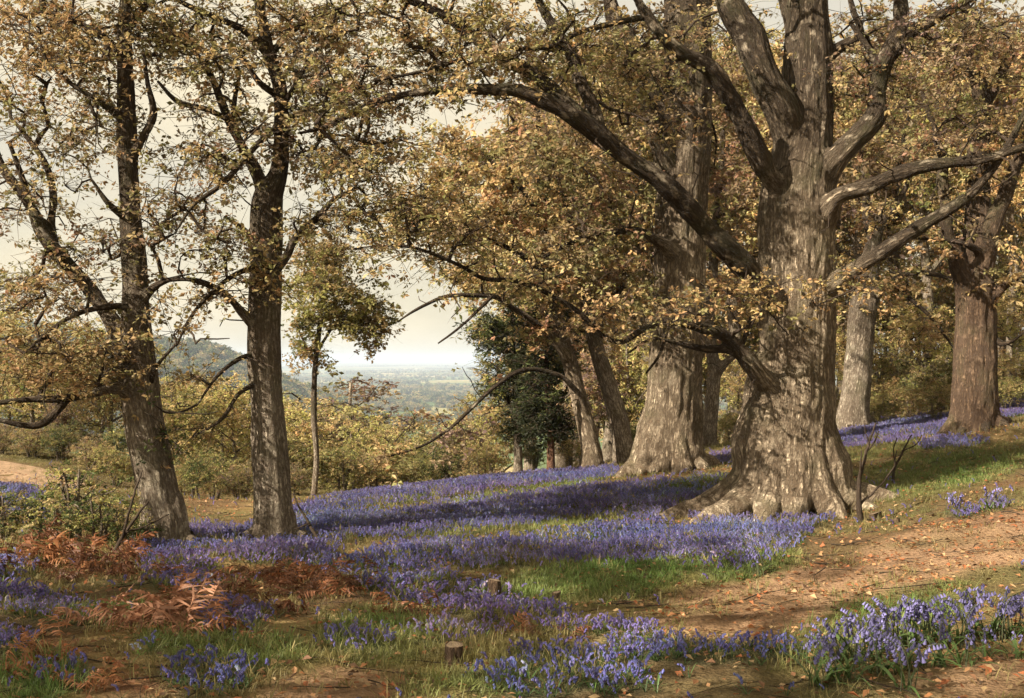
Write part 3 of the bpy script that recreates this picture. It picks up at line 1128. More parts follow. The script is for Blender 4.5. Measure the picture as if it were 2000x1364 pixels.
# ---- the great oak on the right
oak('oak_tree', 'great spreading oak with broad pale flared foot, right of centre', 'oak', (1548, 992), 14.6,
    [(1538, 1000, 0, 200), (1541, 960, 0, 185), (1545, 900, 0, 172), (1550, 830, 0, 160), (1555, 740, 0, 150), (1557, 640, 0, 146), (1557, 540, 0, 144), (1556, 460, 0, 146), (1556, 400, 0, 150),
     (1562, 340, 0, 138), (1570, 280, .05, 118), (1576, 200, .1, 106), (1578, 120, .15, 98), (1577, 50, .2, 84), (1574, -60, .2, 70), (1568, -250, .3, 52), (1560, -480, .3, 26)],
    [  # long bough arching far to the left
        [(1552, 650, .1, 43), (1505, 585, -.28, 49.9), (1454, 522, -.6, 46.4), (1403, 468, -.8, 43), (1350, 405, -1.0, 41.3), (1291, 354, -1.2, 39.6), (1214, 300, -1.4, 37.8), (1163, 258, -1.55, 37), (1112, 224, -1.7, 34.4), (1040, 190, -1.8, 29.2), (968, 177, -1.9, 24.9), (855, 178, -2.0, 19.8), (742, 196, -2.05, 15.5), (650, 243, -2.1, 10.3), (585, 262, -2.1, 5.2)],
        [(1150, 245, -1.5, 32.3), (1071, 174, -1.4, 30.6), (1019, 133, -1.4, 28.1), (958, 103, -1.4, 26.3), (917, 67, -1.5, 24.6), (871, 31, -1.5, 21.2), (804, 3, -1.5, 17), (700, -40, -1.5, 8.5)],
        [(1170, 262, -1.5, 30), (1160, 215, -1.4, 28), (1137, 169, -1.3, 26), (1112, 113, -1.2, 23), (1086, 62, -1.1, 20), (1052, 2, -1.0, 16), (1020, -80, -1.0, 8)],
        # second bough to the upper left, with its thin drooping end
        [(1562, 440, .15, 35.2), (1520, 366, -.18, 44), (1485, 308, -.5, 44), (1459, 257, -.6, 40.5), (1423, 190, -.7, 37), (1392, 146, -.8, 33.4), (1351, 116, -.9, 29), (1300, 78, -1.0, 24.6), (1258, 22, -1.0, 19.4), (1225, -50, -1.0, 10.6)],
        [(1300, 76, -1.0, 16), (1262, 36, -1.0, 13), (1210, 42, -1.1, 12), (1163, 54, -1.2, 11), (1112, 72, -1.3, 11), (1070, 92, -1.4, 10), (958, 99, -1.7, 9), (855, 133, -2.0, 8), (727, 159, -2.2, 5)],
        # thick upright bough left of the leader
        [(1562, 350, .1, 60), (1546, 287, .0, 72), (1522, 208, -.15, 70), (1497, 150, -.2, 64), (1469, 95, -.2, 60), (1440, 40, -.2, 56), (1418, -10, -.2, 50), (1380, -110, -.2, 34), (1350, -250, -.2, 16)],
        [(1576, 90, .2, 52), (1552, 30, .3, 48), (1538, -30, .35, 40), (1520, -160, .4, 24)],
        [(1600, 130, .15, 26), (1620, 108, .1, 23), (1659, 79, .05, 20), (1684, 62, 0, 15), (1668, 25, 0, 12), (1655, -25, 0, 7)],
        # right-hand upright bough
        [(1568, 440, .15, 41.4), (1604, 370, -.1, 50.4), (1632, 316, -.3, 46.8), (1668, 275, -.35, 43.2), (1692, 240, -.4, 41.4), (1710, 195, -.4, 38.7), (1722, 150, -.4, 36), (1736, 100, -.4, 34.2), (1747, 51, -.4, 32.4), (1758, -5, -.4, 27), (1772, -110, -.4, 14.4)],
        [(1738, 108, -.4, 32), (1752, 88, -.45, 30), (1776, 66, -.5, 27), (1823, 37, -.6, 22), (1880, 8, -.7, 15), (1940, -35, -.8, 7)],
        [(1724, 150, -.4, 18), (1706, 110, -.3, 15), (1686, 82, -.2, 12), (1660, 45, -.1, 8)],
        # horizontal bough to the right
        [(1562, 500, .1, 37.8), (1600, 436, -.22, 44.7), (1622, 400, -.45, 41.3), (1652, 380, -.6, 36.1), (1710, 360, -.8, 32.7), (1762, 336, -1.0, 29.2), (1813, 323, -1.15, 25.8), (1868, 318, -1.25, 23.2), (1915, 312, -1.35, 20.6), (2005, 287, -1.5, 16.3), (2100, 255, -1.6, 8.6)],
        # lower bough to the right
        [(1570, 610, .05, 37.8), (1626, 558, -.32, 39.6), (1658, 535, -.55, 32.7), (1690, 513, -.65, 31), (1762, 462, -.8, 29.2), (1844, 420, -1.0, 25.8), (1905, 370, -1.2, 21.5), (1946, 318, -1.3, 17.2), (2000, 225, -1.4, 12), (2040, 150, -1.4, 6.9)],
        # low snaking branch to the left
        [(1540, 800, .1, 44), (1504, 754, -.30, 46), (1482, 724, -.45, 40), (1466, 702, -.5, 34), (1442, 676, -.6, 29), (1412, 656, -.7, 25), (1380, 644, -.8, 22), (1345, 634, -.9, 20), (1312, 627, -1.0, 18), (1282, 632, -1.1, 15), (1250, 645, -1.2, 13), (1206, 672, -1.3, 11), (1163, 646, -1.4, 10), (1127, 606, -1.5, 10), (1060, 570, -1.6, 10), (1019, 550, -1.7, 10), (958, 549, -1.8, 9), (917, 528, -1.9, 8), (855, 498, -2.0, 7), (768, 480, -2.1, 5), (690, 486, -2.1, 3)],
        [(1470, 708, -.5, 26), (1444, 686, -.55, 22), (1405, 684, -.6, 17), (1360, 678, -.7, 13), (1315, 668, -.75, 9), (1262, 664, -.8, 6), (1225, 690, -.8, 4)],
        [(1300, 636, -.95, 8), (1290, 690, -.9, 6), (1262, 730, -.9, 4)],
    ],
    [(700, 175, 140, 80, -2.0, .9, 40, 'oakdark'), (900, 120, 190, 105, -1.6, 1.0, 56, 'oak'), (1150, 90, 170, 90, -1.0, 1.0, 42, 'oak'), (1000, -110, 360, 110, -1.0, 1.6, 70, 'oakdark'),
     (1260, 200, 120, 100, -.8, .8, 26, 'oakdark'), (1400, 60, 130, 80, .8, .8, 26, 'oakdark'), (1690, 120, 120, 110, .6, 1.2, 34, 'brown'), (1880, 70, 140, 90, -.6, 1.2, 40, 'brown'),
     (1850, 230, 150, 60, -.8, .8, 12, 'brown'), (1740, 440, 80, 50, -.7, .4, 4, 'oak'),
     (1490, 590, 70, 46, -.95, .2, 6, 'oakgold'), (1410, 560, 70, 40, -.95, .2, 5, 'oakgold'), (1310, 610, 70, 26, -1.1, .2, 4, 'oakgold'), (1590, 592, 44, 20, -.85, .15, 2, 'oakgold'), (1690, 545, 50, 26, -.7, .2, 4, 'oakgold'), (720, 300, 100, 70, -2.0, .7, 26, 'oak'), (780, 400, 90, 60, -2.0, .6, 20, 'oak'), (760, 60, 150, 60, -1.6, .8, 24, 'oak'), (1000, 20, 160, 40, -1.3, .8, 14, 'oak'),
     (900, 470, 150, 60, -1.9, .6, 16, 'oak'), (1050, 545, 100, 45, -1.7, .5, 6, 'oakdark'), (1150, 612, 60, 34, -1.4, .3, 10, 'amber'), (770, 480, 80, 40, -2.1, .5, 10, 'oak'),
     (1560, -260, 420, 170, 0, 2.6, 90, 'oakdark'), (1560, -520, 300, 120, 0, 2.6, 40, 'oakdark')],
    11, voxel=0.024, root_r=0.62, ridge=0.024, freq=19.0, smooth_it=6,
    root_spec=[(182, 1.75, .33, 2.0), (203, 1.6, .30, 1.75), (228, 1.2, .26, 1.35), (262, .92, .25, 1.1), (290, .95, .24, 1.1), (322, 1.05, .26, 1.2), (352, 1.30, .27, 1.35), (25, 1.0, .25, 1.1), (65, .95, .24, 1.0), (105, .95, .24, 1.0), (145, 1.15, .26, 1.2)])

# ---- the big oak behind it
oak('oak_tree', 'second big oak with pale ridged foot, behind the great oak', 'oak', (1306, 918), 19.8,
    [(1306, 930, 0, 150), (1308, 890, 0, 132), (1312, 840, 0, 116), (1317, 760, 0, 106), (1322, 660, 0, 104), (1327, 540, 0, 104), (1330, 420, 0, 106), (1332, 330, 0, 110), (1335, 260, 0, 108), (1340, 170, 0, 98), (1342, 80, 0, 94), (1342, -20, 0, 86), (1340, -150, 0, 66), (1335, -350, 0, 30)],
    [[(1325, 320, -.1, 70), (1300, 215, -.3, 54), (1278, 172, -.4, 48), (1250, 130, -.5, 44), (1225, 77, -.5, 38), (1189, 0, -.5, 30), (1150, -110, -.5, 16)],
     [(1310, 330, -.3, 36), (1276, 262, -.6, 28), (1264, 215, -.7, 24), (1240, 180, -.7, 18), (1215, 130, -.7, 10)],
     [(1320, 500, -.3, 34), (1285, 470, -.7, 24), (1262, 456, -.8, 18), (1225, 450, -.9, 15), (1180, 456, -1.0, 12), (1120, 472, -1.1, 10), (1060, 502, -1.1, 6)],
     [(1345, 60, .2, 50), (1375, -20, .3, 40), (1400, -120, .3, 20)]],
    [(1215, 110, 130, 130, 0, 1.4, 40, 'oakdark'), (1110, 300, 120, 90, -.5, 1.2, 34, 'oak'), (1190, 400, 80, 60, -.6, .8, 18, 'oakdark'), (1120, 470, 90, 40, -1.0, .6, 18, 'oak'), (1340, -140, 320, 120, 0, 2, 50, 'oakdark'), (1400, 250, 50, 160, 1.0, .6, 16, 'brown'),
     (1300, 590, 50, 40, -.9, .2, 7, 'amber')],
    12, voxel=0.036, root_r=0.55, ridge=0.035, freq=13.0, leaf=0.095, per=90, spread=0.5, attach=0.4,
    root_spec=[(185, 1.0, .24, 1.2), (215, .95, .22, 1.1), (250, .78, .22, .9), (285, .78, .22, .9), (320, .85, .22, 1.0), (0, .95, .22, 1.0), (60, .8, .2, .9), (120, .85, .2, .9)])

# ---- the oak left of the gap
oak('oak_tree', 'straight forked oak left of centre with smooth grey trunk', 'oak', (537, 1056), 13.2,
    [(537, 1066, 0, 92), (536, 1030, 0, 82), (532, 960, 0, 76), (527, 880, 0, 72), (521, 780, 0, 67), (516, 690, 0, 66), (517, 600, 0, 64), (521, 500, 0, 62), (521, 430, 0, 64), (524, 385, 0, 60), (545, 333, 0, 36), (550, 246, 0, 31), (546, 169, 0, 29), (529, 113, 0, 27), (514, 51, 0, 24), (505, -10, 0, 21), (495, -140, 0, 14), (490, -300, 0, 6)],
    [[(520, 420, 0, 40), (514, 375, .05, 32), (498, 337, .1, 26), (472, 287, .15, 22), (451, 246, .2, 20), (431, 190, .25, 17), (410, 150, .3, 14), (388, 115, .3, 10), (360, 60, .3, 6)],
     [(468, 285, .15, 14), (455, 230, -.1, 12), (465, 190, -.2, 10), (470, 140, -.2, 6)],
     [(526, 110, 0, 18), (500, 85, -.1, 17), (462, 46, -.2, 15), (410, 31, -.3, 12), (354, 4, -.4, 9), (300, -30, -.5, 5)],
     [(546, 190, 0, 16), (523, 180, -.15, 13), (493, 144, -.3, 11), (472, 113, -.3, 8), (440, 70, -.3, 4)],
     [(448, 235, .2, 13), (421, 221, 0, 12), (385, 208, -.1, 11), (359, 205, -.2, 11), (333, 185, -.3, 9), (306, 158, -.3, 5)],
     [(525, 540, 0, 26), (552, 512, -.1, 20), (578, 470, -.2, 17), (605, 441, -.3, 15), (646, 395, -.4, 11), (700, 368, -.5, 6)],
     [(512, 650, 0, 26), (482, 621, -.2, 20), (457, 590, -.3, 17), (430, 570, -.35, 15), (405, 556, -.4, 12), (365, 543, -.5, 9), (320, 548, -.5, 5)],
     [(515, 520, -.1, 14), (480, 527, -.3, 11), (445, 545, -.4, 9), (415, 568, -.5, 8), (395, 595, -.5, 7), (369, 626, -.6, 6), (345, 680, -.6, 4)],
     [(512, 690, 0, 16), (482, 700, -.2, 11), (462, 703, -.3, 10), (446, 708, -.35, 9), (430, 728, -.4, 8), (408, 765, -.5, 5), (385, 790, -.5, 3)],
     [(514, 745, 0, 14), (485, 754, -.2, 10), (468, 768, -.3, 9), (449, 784, -.35, 8), (436, 812, -.4, 7), (410, 842, -.5, 5), (375, 855, -.5, 3)],
     [(545, 250, -.05, 16), (515, 270, -.5, 12), (462, 325, -.9, 11), (430, 358, -1.0, 10), (400, 385, -1.1, 9), (372, 410, -1.15, 7), (345, 450, -1.2, 4)],
     [(500, 480, 0, 18), (483, 460, .1, 13), (468, 440, .2, 10), (440, 425, .3, 6)],
     [(528, 110, 0, 16), (560, 70, .1, 13), (600, 45, .2, 11), (640, 25, .2, 8), (700, 0, .2, 5)],
     [(549, 240, 0, 14), (590, 220, .2, 10), (640, 200, .3, 8), (690, 205, .3, 5)],
     [(550, 215, 0, 12), (580, 160, -.2, 9), (610, 110, -.3, 7), (640, 70, -.3, 4)]],
    [(430, 110, 130, 110, -.2, 1.1, 36, 'oak'), (610, 120, 110, 120, .1, 1.2, 38, 'oak'), (420, 300, 120, 100, -.5, .9, 24, 'oakdark'), (650, 300, 100, 100, .2, .9, 26, 'oak'), (690, 420, 70, 50, -.3, .5, 10, 'oak'), (400, 450, 110, 60, -.8, .6, 15, 'oakdark'),
     (610, 420, 80, 40, -.3, .5, 7, 'oak'), (370, 590, 80, 40, -.4, .4, 5, 'oak'), (460, 560, 50, 36, -.4, .3, 6, 'oakgold'), (510, 250, 50, 60, -.4, .3, 7, 'amber'), (520, -160, 330, 110, 0, 1.6, 44, 'oak'), (680, 30, 90, 60, .2, .8, 16, 'oak'), (330, 40, 120, 70, -.2, .9, 12, 'oak'), (500, 20, 130, 60, 0, .8, 10, 'oak'),
     (400, 735, 60, 50, -.4, .3, 3, 'oak'), (395, 830, 60, 24, -.4, .3, 3, 'oakgold'), (520, 520, 50, 30, -.5, .2, 4, 'oakgold')],
    13, voxel=0.026, mat=M_BARK2, root_r=0.24, ridge=0.012, freq=16.0,
    root_spec=[(170, .5, .10, .5), (230, .42, .10, .45), (290, .42, .10, .45), (350, .5, .10, .5), (60, .45, .1, .4), (115, .45, .1, .4)])

# ---- the leaning oak at far left
oak('oak_tree', 'dark leaning oak at far left with stem forking near its middle', 'oak', (322, 1060), 12.9,
    [(326, 1072, 0, 96), (320, 1030, 0, 82), (308, 960, 0, 78), (292, 880, 0, 80), (276, 790, 0, 80), (268, 710, 0, 76), (267, 650, 0, 62), (264, 580, 0, 52), (262, 513, 0, 50), (256, 440, 0, 44), (252, 359, 0, 40), (248, 280, 0, 38), (246, 205, 0, 36), (244, 130, 0, 32), (243, 60, 0, 27), (245, -10, 0, 22), (250, -150, 0, 14), (255, -320, 0, 6)],
    [[(268, 730, 0, 54), (240, 672, .1, 40), (218, 630, .15, 34), (195, 590, .2, 32), (154, 544, .2, 30), (118, 505, .2, 29), (84, 451, .2, 26), (56, 400, .2, 23), (22, 354, .2, 20), (-5, 300, .2, 16), (-40, 220, .2, 8)],
     [(108, 492, .2, 20), (100, 441, .3, 17), (103, 369, .4, 15), (84, 310, .4, 12), (52, 268, .4, 9), (20, 230, .4, 5)],
     [(62, 405, .2, 14), (45, 365, .1, 12), (38, 320, 0, 11), (20, 280, 0, 8)],
     [(250, 330, 0, 22), (270, 287, -.1, 17), (287, 250, -.15, 16), (298, 226, -.2, 15), (296, 190, -.2, 13), (286, 150, -.2, 9), (280, 100, -.2, 5)],
     [(248, 240, 0, 18), (226, 215, -.1, 14), (195, 200, -.2, 12), (169, 190, -.25, 11), (128, 152, -.3, 7), (90, 120, -.3, 4)],
     [(270, 780, -.05, 40), (232, 757, -.3, 28), (206, 762, -.4, 24), (181, 768, -.45, 21), (148, 776, -.5, 19), (119, 779, -.55, 16), (60, 782, -.6, 13), (0, 786, -.7, 10), (-60, 790, -.7, 6)],
     [(130, 780, -.5, 18), (105, 805, -.55, 17), (90, 824, -.6, 16), (62, 834, -.65, 14), (30, 828, -.7, 12), (-10, 818, -.8, 10), (-60, 800, -.8, 6)],
     [(270, 600, 0, 24), (292, 570, -.1, 16), (308, 556, -.15, 14), (330, 543, -.2, 10), (355, 540, -.2, 5)],
     [(252, 430, 0, 20), (222, 412, -.2, 14), (205, 385, -.3, 12), (196, 372, -.3, 9), (180, 350, -.3, 5)],
     [(290, 770, 0, 12), (303, 722, -.2, 9), (320, 700, -.25, 7), (345, 672, -.3, 4)],
     [(244, 110, 0, 18), (215, 80, -.2, 14), (180, 60, -.3, 12), (140, 40, -.3, 9), (80, 20, -.3, 5)],
     [(262, 600, 0, 16), (205, 600, -.4, 12), (150, 615, -.5, 9), (100, 640, -.6, 7), (50, 690, -.6, 4)],
     [(245, 60, 0, 16), (280, 20, .1, 12), (300, -30, .1, 7)]],
    [(120, 90, 170, 90, 0, 1.2, 46, 'oakgold'), (300, 50, 120, 80, 0, .9, 26, 'oak'), (60, 30, 110, 50, 0, .9, 20, 'oakgold'), (160, -90, 260, 70, 0, 1.2, 30, 'oak'), (190, 240, 170, 90, 0, 1.0, 29, 'oak'), (60, 380, 110, 100, .2, .9, 16, 'oakdark'), (310, 400, 70, 90, -.4, .6, 14, 'oakdark'), (180, 470, 120, 60, 0, .7, 14, 'oakdark'),
     (180, 580, 150, 60, -.1, .8, 21, 'oak'), (80, 690, 130, 56, -.3, .7, 25, 'oakgold'), (230, 690, 90, 40, -.5, .4, 9, 'oakgold'), (110, 750, 130, 30, -.4, .5, 14, 'oakgold'), (50, 560, 90, 70, .3, .7, 14, 'oakdark'), (150, -230, 330, 150, 0, 2.2, 35, 'oakdark'), (330, 640, 36, 40, -.3, .2, 2, 'oak'), (20, 200, 80, 80, 0, .8, 11, 'oakgold'), (300, 860, 40, 30, -.4, .2, 2, 'green')],
    14, voxel=0.028, mat=M_BARK2, root_r=0.25, ridge=0.014, freq=14.0,
    root_spec=[(175, .55, .11, .6), (235, .45, .11, .5), (295, .45, .11, .5), (345, .55, .11, .6), (60, .45, .1, .45), (115, .5, .1, .45)])

# ---- trees of the right-hand slope
oak('oak_tree', 'red-brown forked oak near the right edge on the bluebell slope', 'oak', (1905, 842), 20.0,
    [(1904, 852, 0, 104), (1904, 820, 0, 90), (1904, 763, 0, 86), (1906, 690, 0, 80), (1906, 616, 0, 78), (1904, 550, 0, 76), (1908, 480, 0, 58), (1910, 410, 0, 48), (1911, 308, 0, 42), (1918, 205, 0, 36), (1905, 133, 0, 28), (1890, 51, 0, 22), (1880, -40, 0, 14), (1870, -160, 0, 6)],
    [[(1900, 580, 0, 52), (1875, 520, -.2, 36), (1858, 487, -.2, 30), (1846, 436, -.2, 27), (1844, 359, -.2, 22), (1838, 300, -.2, 18), (1820, 240, -.2, 12), (1800, 180, -.2, 6)],
     [(1908, 560, 0, 56), (1928, 470, -.2, 36), (1945, 420, -.25, 32), (1964, 380, -.3, 28), (1989, 315, -.4, 24), (2030, 220, -.4, 14)],
     [(1916, 215, 0, 28), (1936, 180, .1, 24), (1957, 133, .1, 20), (1987, 92, .1, 14), (2030, 50, .1, 7)],
     [(1908, 160, 0, 20), (1880, 123, -.1, 17), (1855, 95, -.2, 13), (1828, 67, -.2, 8)],
     [(1925, 600, 0, 30), (1952, 566, -.3, 20), (1970, 554, -.4, 16), (2004, 549, -.5, 12), (2060, 540, -.6, 6)],
     [(1925, 500, -.1, 20), (1900, 484, -.4, 14), (1880, 477, -.5, 12), (1830, 468, -.6, 8), (1790, 466, -.6, 5)],
     [(1936, 640, -.1, 12), (1960, 680, -.3, 8), (1985, 660, -.4, 6), (2010, 640, -.4, 4)]],
    [(1900, 90, 130, 110, 0, 1.2, 42, 'brown'), (1830, 250, 90, 80, 0, .9, 16, 'brown'), (1975, 250, 60, 120, -.2, .8, 22, 'brown'), (1800, 470, 50, 30, -.5, .3, 5, 'oak'), (1980, 545, 40, 30, -.4, .3, 5, 'oakgold'), (1900, -140, 200, 110, 0, 1.5, 26, 'brown'), (1880, 350, 60, 60, -.3, .4, 6, 'oak')],
    15, voxel=0.036, mat=M_BARK4, root_r=0.40, ridge=0.03, freq=13.0, leaf=0.095, per=85, spread=0.5, attach=0.4,
    root_spec=[(180, .7, .14, .7), (220, .6, .13, .6), (270, .55, .13, .5), (320, .6, .13, .6), (0, .7, .14, .7), (90, .55, .13, .5)])

oak('oak_tree', 'slender grey oak between the great oak and the right-hand oak', 'oak', (1667, 842), 25.0,
    [(1666, 852, 0, 74), (1668, 800, 0, 60), (1676, 720, 0, 54), (1682, 640, 0, 54), (1690, 575, 0, 50), (1700, 510, 0, 36), (1712, 450, 0, 28), (1730, 410, 0, 22), (1746, 375, 0, 18), (1760, 320, 0, 14), (1770, 240, 0, 10), (1775, 150, 0, 5)],
    [[(1702, 510, 0, 26), (1700, 460, .1, 20), (1693, 420, .1, 17), (1690, 350, .1, 13), (1680, 260, .1, 8)],
     [(1690, 610, 0, 30), (1712, 575, -.2, 20), (1740, 554, -.3, 15), (1772, 535, -.4, 12), (1839, 540, -.5, 8), (1880, 560, -.5, 4)],
     [(1742, 554, -.3, 12), (1772, 580, -.4, 9), (1796, 602, -.5, 8), (1823, 626, -.5, 7), (1864, 682, -.6, 4)],
     [(1718, 440, 0, 16), (1750, 400, -.2, 12), (1775, 350, -.2, 9), (1800, 280, -.2, 5)]],
    [(1700, 330, 80, 130, 0, 1.2, 30, 'brown'), (1780, 230, 70, 90, 0, .9, 18, 'oakdark'), (1760, 560, 70, 40, -.3, .5, 7, 'oakgold'), (1830, 640, 50, 40, -.4, .3, 6, 'oakgold'), (1700, 100, 100, 100, 0, 1, 20, 'brown')],
    16, voxel=0.036, mat=M_BARK2, root_r=0.34, ridge=0.02, freq=12.0, leaf=0.11, per=85, spread=0.55, attach=0.4,
    root_spec=[(180, .62, .15, .7), (240, .5, .13, .6), (300, .5, .13, .6), (0, .6, .14, .7), (90, .5, .13, .5)])

# ---- two leaning trees in the middle, and a slim one behind the second oak
oak('beech_tree', 'pale leaning tree with a long low branch drooping to the left over the gap', 'tree', (1157, 912), 22.4,
    [(1158, 922, 0, 48), (1156, 890, 0, 40), (1147, 841, 0, 37), (1136, 800, 0, 35), (1127, 763, 0, 34), (1112, 706, 0, 32), (1098, 660, 0, 28), (1085, 600, .2, 25), (1072, 520, .3, 22), (1062, 440, .4, 19), (1056, 360, .4, 16), (1055, 300, .4, 14), (1050, 220, .4, 10), (1045, 130, .4, 5)],
    [[(1148, 800, -.1, 19.5), (1136, 776, -.3, 14.2), (1106, 743, -.5, 11.2), (1075, 728, -.6, 10.5), (1028, 722, -.8, 9.8), (982, 743, -1.0, 9), (936, 779, -1.2, 8.2), (905, 815, -1.3, 7.5), (858, 851, -1.5, 6), (796, 882, -1.7, 4.5), (729, 897, -1.9, 3)],
     [(1108, 700, -.1, 24), (1085, 668, -.3, 18), (1060, 642, -.4, 15), (1000, 600, -.7, 12), (950, 577, -.9, 10), (876, 580, -1.1, 8), (819, 602, -1.2, 6), (775, 630, -1.3, 3)],
     [(960, 580, -.9, 8), (930, 610, -1.0, 6), (900, 640, -1.0, 5), (855, 672, -1.0, 3)],
     [(1075, 540, .3, 16), (1020, 500, .1, 12), (960, 470, 0, 9), (900, 450, -.2, 5)],
     [(1062, 430, .4, 14), (1020, 370, .3, 11), (970, 330, .2, 9), (930, 290, .2, 5)],
     [(1058, 380, .4, 12), (1090, 310, .5, 10), (1120, 250, .5, 6)],
     [(1056, 330, .4, 10), (1020, 270, .4, 8), (990, 210, .4, 5)]],
    [(1000, 350, 150, 110, .2, 1.5, 72, 'amber'), (870, 420, 110, 70, -.2, 1.2, 46, 'oak'), (1080, 250, 120, 90, .4, 1.2, 44, 'brown'), (950, 540, 90, 36, -.7, .6, 18, 'oak'), (1090, 540, 60, 70, 0, .8, 26, 'amber'), (960, 440, 120, 40, 0, .9, 30, 'oakgold'), (880, 300, 90, 70, .3, 1.0, 26, 'oak'),
     (870, 850, 70, 26, -1.4, .4, 5, 'mauve'), (770, 885, 60, 20, -1.7, .4, 5, 'oak'), (1060, 640, 70, 40, -.3, .4, 10, 'amber')],
    17, voxel=0.03, mat=M_BARK, root_r=0.2, ridge=0.012, freq=14.0, leaf=0.10, per=95, spread=0.55, attach=0.35,
    root_spec=[(180, .4, .09, .4), (250, .36, .09, .36), (320, .36, .09, .36), (60, .36, .08, .3)])

oak('beech_tree', 'brown leaning tree just left of the second big oak', 'tree', (1218, 900), 23.2,
    [(1220, 912, 0, 50), (1216, 870, 0, 44), (1204, 805, 0, 38), (1183, 737, 0, 34), (1168, 691, 0, 31), (1150, 620, .2, 27), (1140, 540, .4, 23), (1142, 450, .6, 19), (1150, 350, .7, 15), (1155, 250, .7, 10), (1160, 150, .7, 5)],
    [[(1160, 650, .1, 20), (1190, 600, 0, 15), (1215, 550, 0, 12), (1225, 500, 0, 7)],
     [(1145, 480, .5, 14), (1110, 420, .4, 11), (1090, 350, .4, 7)]],
    [(1150, 380, 90, 110, .7, 1.2, 36, 'brown'), (1210, 540, 50, 50, .1, .6, 14, 'brown'), (1150, 560, 60, 60, .5, .7, 16, 'brown'), (1130, 180, 100, 90, .8, 1.2, 30, 'oakdark'), (1160, 640, 40, 40, .6, .5, 8, 'amber')],
    18, voxel=0.03, mat=M_BARK2, root_r=0.2, ridge=0.012, freq=14.0, leaf=0.11, per=85, spread=0.55, attach=0.35)

oak('beech_tree', 'slim forked tree in the gap right of the second big oak', 'tree', (1384, 868), 26.0,
    [(1384, 876, 0, 34), (1386, 830, 0, 30), (1392, 770, 0, 28), (1394, 715, 0, 26), (1385, 640, 0, 22), (1392, 540, 0, 20), (1400, 420, 0, 17), (1410, 300, 0, 13), (1415, 150, 0, 8)],
    [[(1395, 740, 0, 22), (1412, 712, -.1, 17), (1430, 698, -.1, 14), (1450, 670, -.1, 11), (1470, 600, -.1, 8), (1480, 500, -.1, 5)]],
    [(1420, 380, 50, 130, 0, 1.0, 26, 'brown'), (1440, 560, 40, 80, 0, .8, 14, 'amber'), (1430, 200, 60, 100, 0, 1.0, 20, 'brown')],
    19, voxel=0.036, mat=M_BARK2, root_r=0.15, ridge=0.01, leaf=0.14, per=70, spread=0.55, attach=0.4)

# ---- the slim tree in the gap
oak('birch_tree', 'small slim tree with thin pale stem and rounded crown standing alone in the gap', 'tree', (612, 985), 23.4,
    [(611, 992, 0, 15), (614, 960, 0, 13), (618, 892, 0, 12), (613, 815, 0, 12), (614, 743, 0, 12), (618, 690, 0, 11), (624, 640, 0, 10), (630, 580, 0, 8), (634, 530, 0, 6), (632, 480, 0, 3)],
    [[(618, 690, 0, 8), (650, 640, -.2, 6), (690, 610, -.3, 4), (730, 600, -.3, 3)], [(616, 710, 0, 7), (600, 680, .1, 5), (580, 640, .1, 4)], [(624, 640, 0, 7), (660, 580, .2, 5), (680, 540, .2, 3)]],
    [(645, 570, 105, 88, 0, 1.1, 95, 'ygreen'), (630, 490, 70, 45, 0, .7, 36, 'oakgold'), (700, 620, 72, 62, 0, .8, 46, 'ygreen'), (600, 650, 36, 60, 0, .5, 14, 'olive'), (590, 700, 40, 26, 0, .4, 7, 'oakgold'), (720, 650, 40, 40, 0, .4, 8, 'oak')],
    20, voxel=0.02, mat=M_BARK2, root_r=0.07, ridge=0.006, leaf=0.085, per=85, spread=0.38, r_tip=0.006, attach=0.5)

# ---- the dark evergreens
oak('yew_tree', 'dark evergreen with reddish bare stem beside the pale leaning tree', 'tree', (1076, 932), 23.6,
    [(1076, 940, 0, 20), (1076, 900, 0, 17), (1075, 850, 0, 15), (1072, 790, 0, 13), (1068, 720, 0, 10), (1062, 650, 0, 7), (1060, 590, 0, 4)],
    [[(1074, 830, 0, 9), (1095, 790, 0, 6), (1110, 750, 0, 4)], [(1072, 790, 0, 8), (1045, 760, 0, 6), (1025, 740, 0, 4)]],
    [(1068, 740, 44, 110, 0, .9, 70, 'dark'), (1062, 620, 60, 40, 0, .8, 24, 'dark'), (1098, 690, 30, 60, 0, .6, 16, 'olive'), (1085, 830, 34, 46, 0, .6, 26, 'dark'), (1045, 800, 30, 60, 0, .6, 30, 'dark')],
    21, voxel=0.022, mat=M_BARK3, root_r=0.09, ridge=0.008, leaf=0.10, per=80, spread=0.36, attach=0.3, width=0.3)
oak('yew_tree', 'dark evergreen with pale short stem, left of the other evergreen', 'tree', (1012, 918), 24.6,
    [(1012, 926, 0, 22), (1012, 890, 0, 18), (1010, 850, 0, 16), (1008, 780, 0, 13), (1004, 700, 0, 10), (1000, 630, 0, 6), (996, 580, 0, 4)],
    [[(1010, 830, 0, 9), (990, 780, 0, 6), (975, 740, 0, 4)], [(1006, 720, 0, 8), (1025, 680, 0, 5), (1035, 650, 0, 3)]],
    [(1004, 720, 44, 110, 0, .9, 64, 'dark'), (975, 640, 60, 50, 0, .8, 36, 'dark'), (960, 740, 30, 50, 0, .6, 16, 'olive'), (1012, 830, 26, 36, 0, .5, 16, 'dark'), (955, 650, 30, 40, 0, .6, 14, 'olive')],
    22, voxel=0.022, mat=M_BARK2, root_r=0.09, ridge=0.008, leaf=0.10, per=80, spread=0.36, attach=0.3, width=0.3)


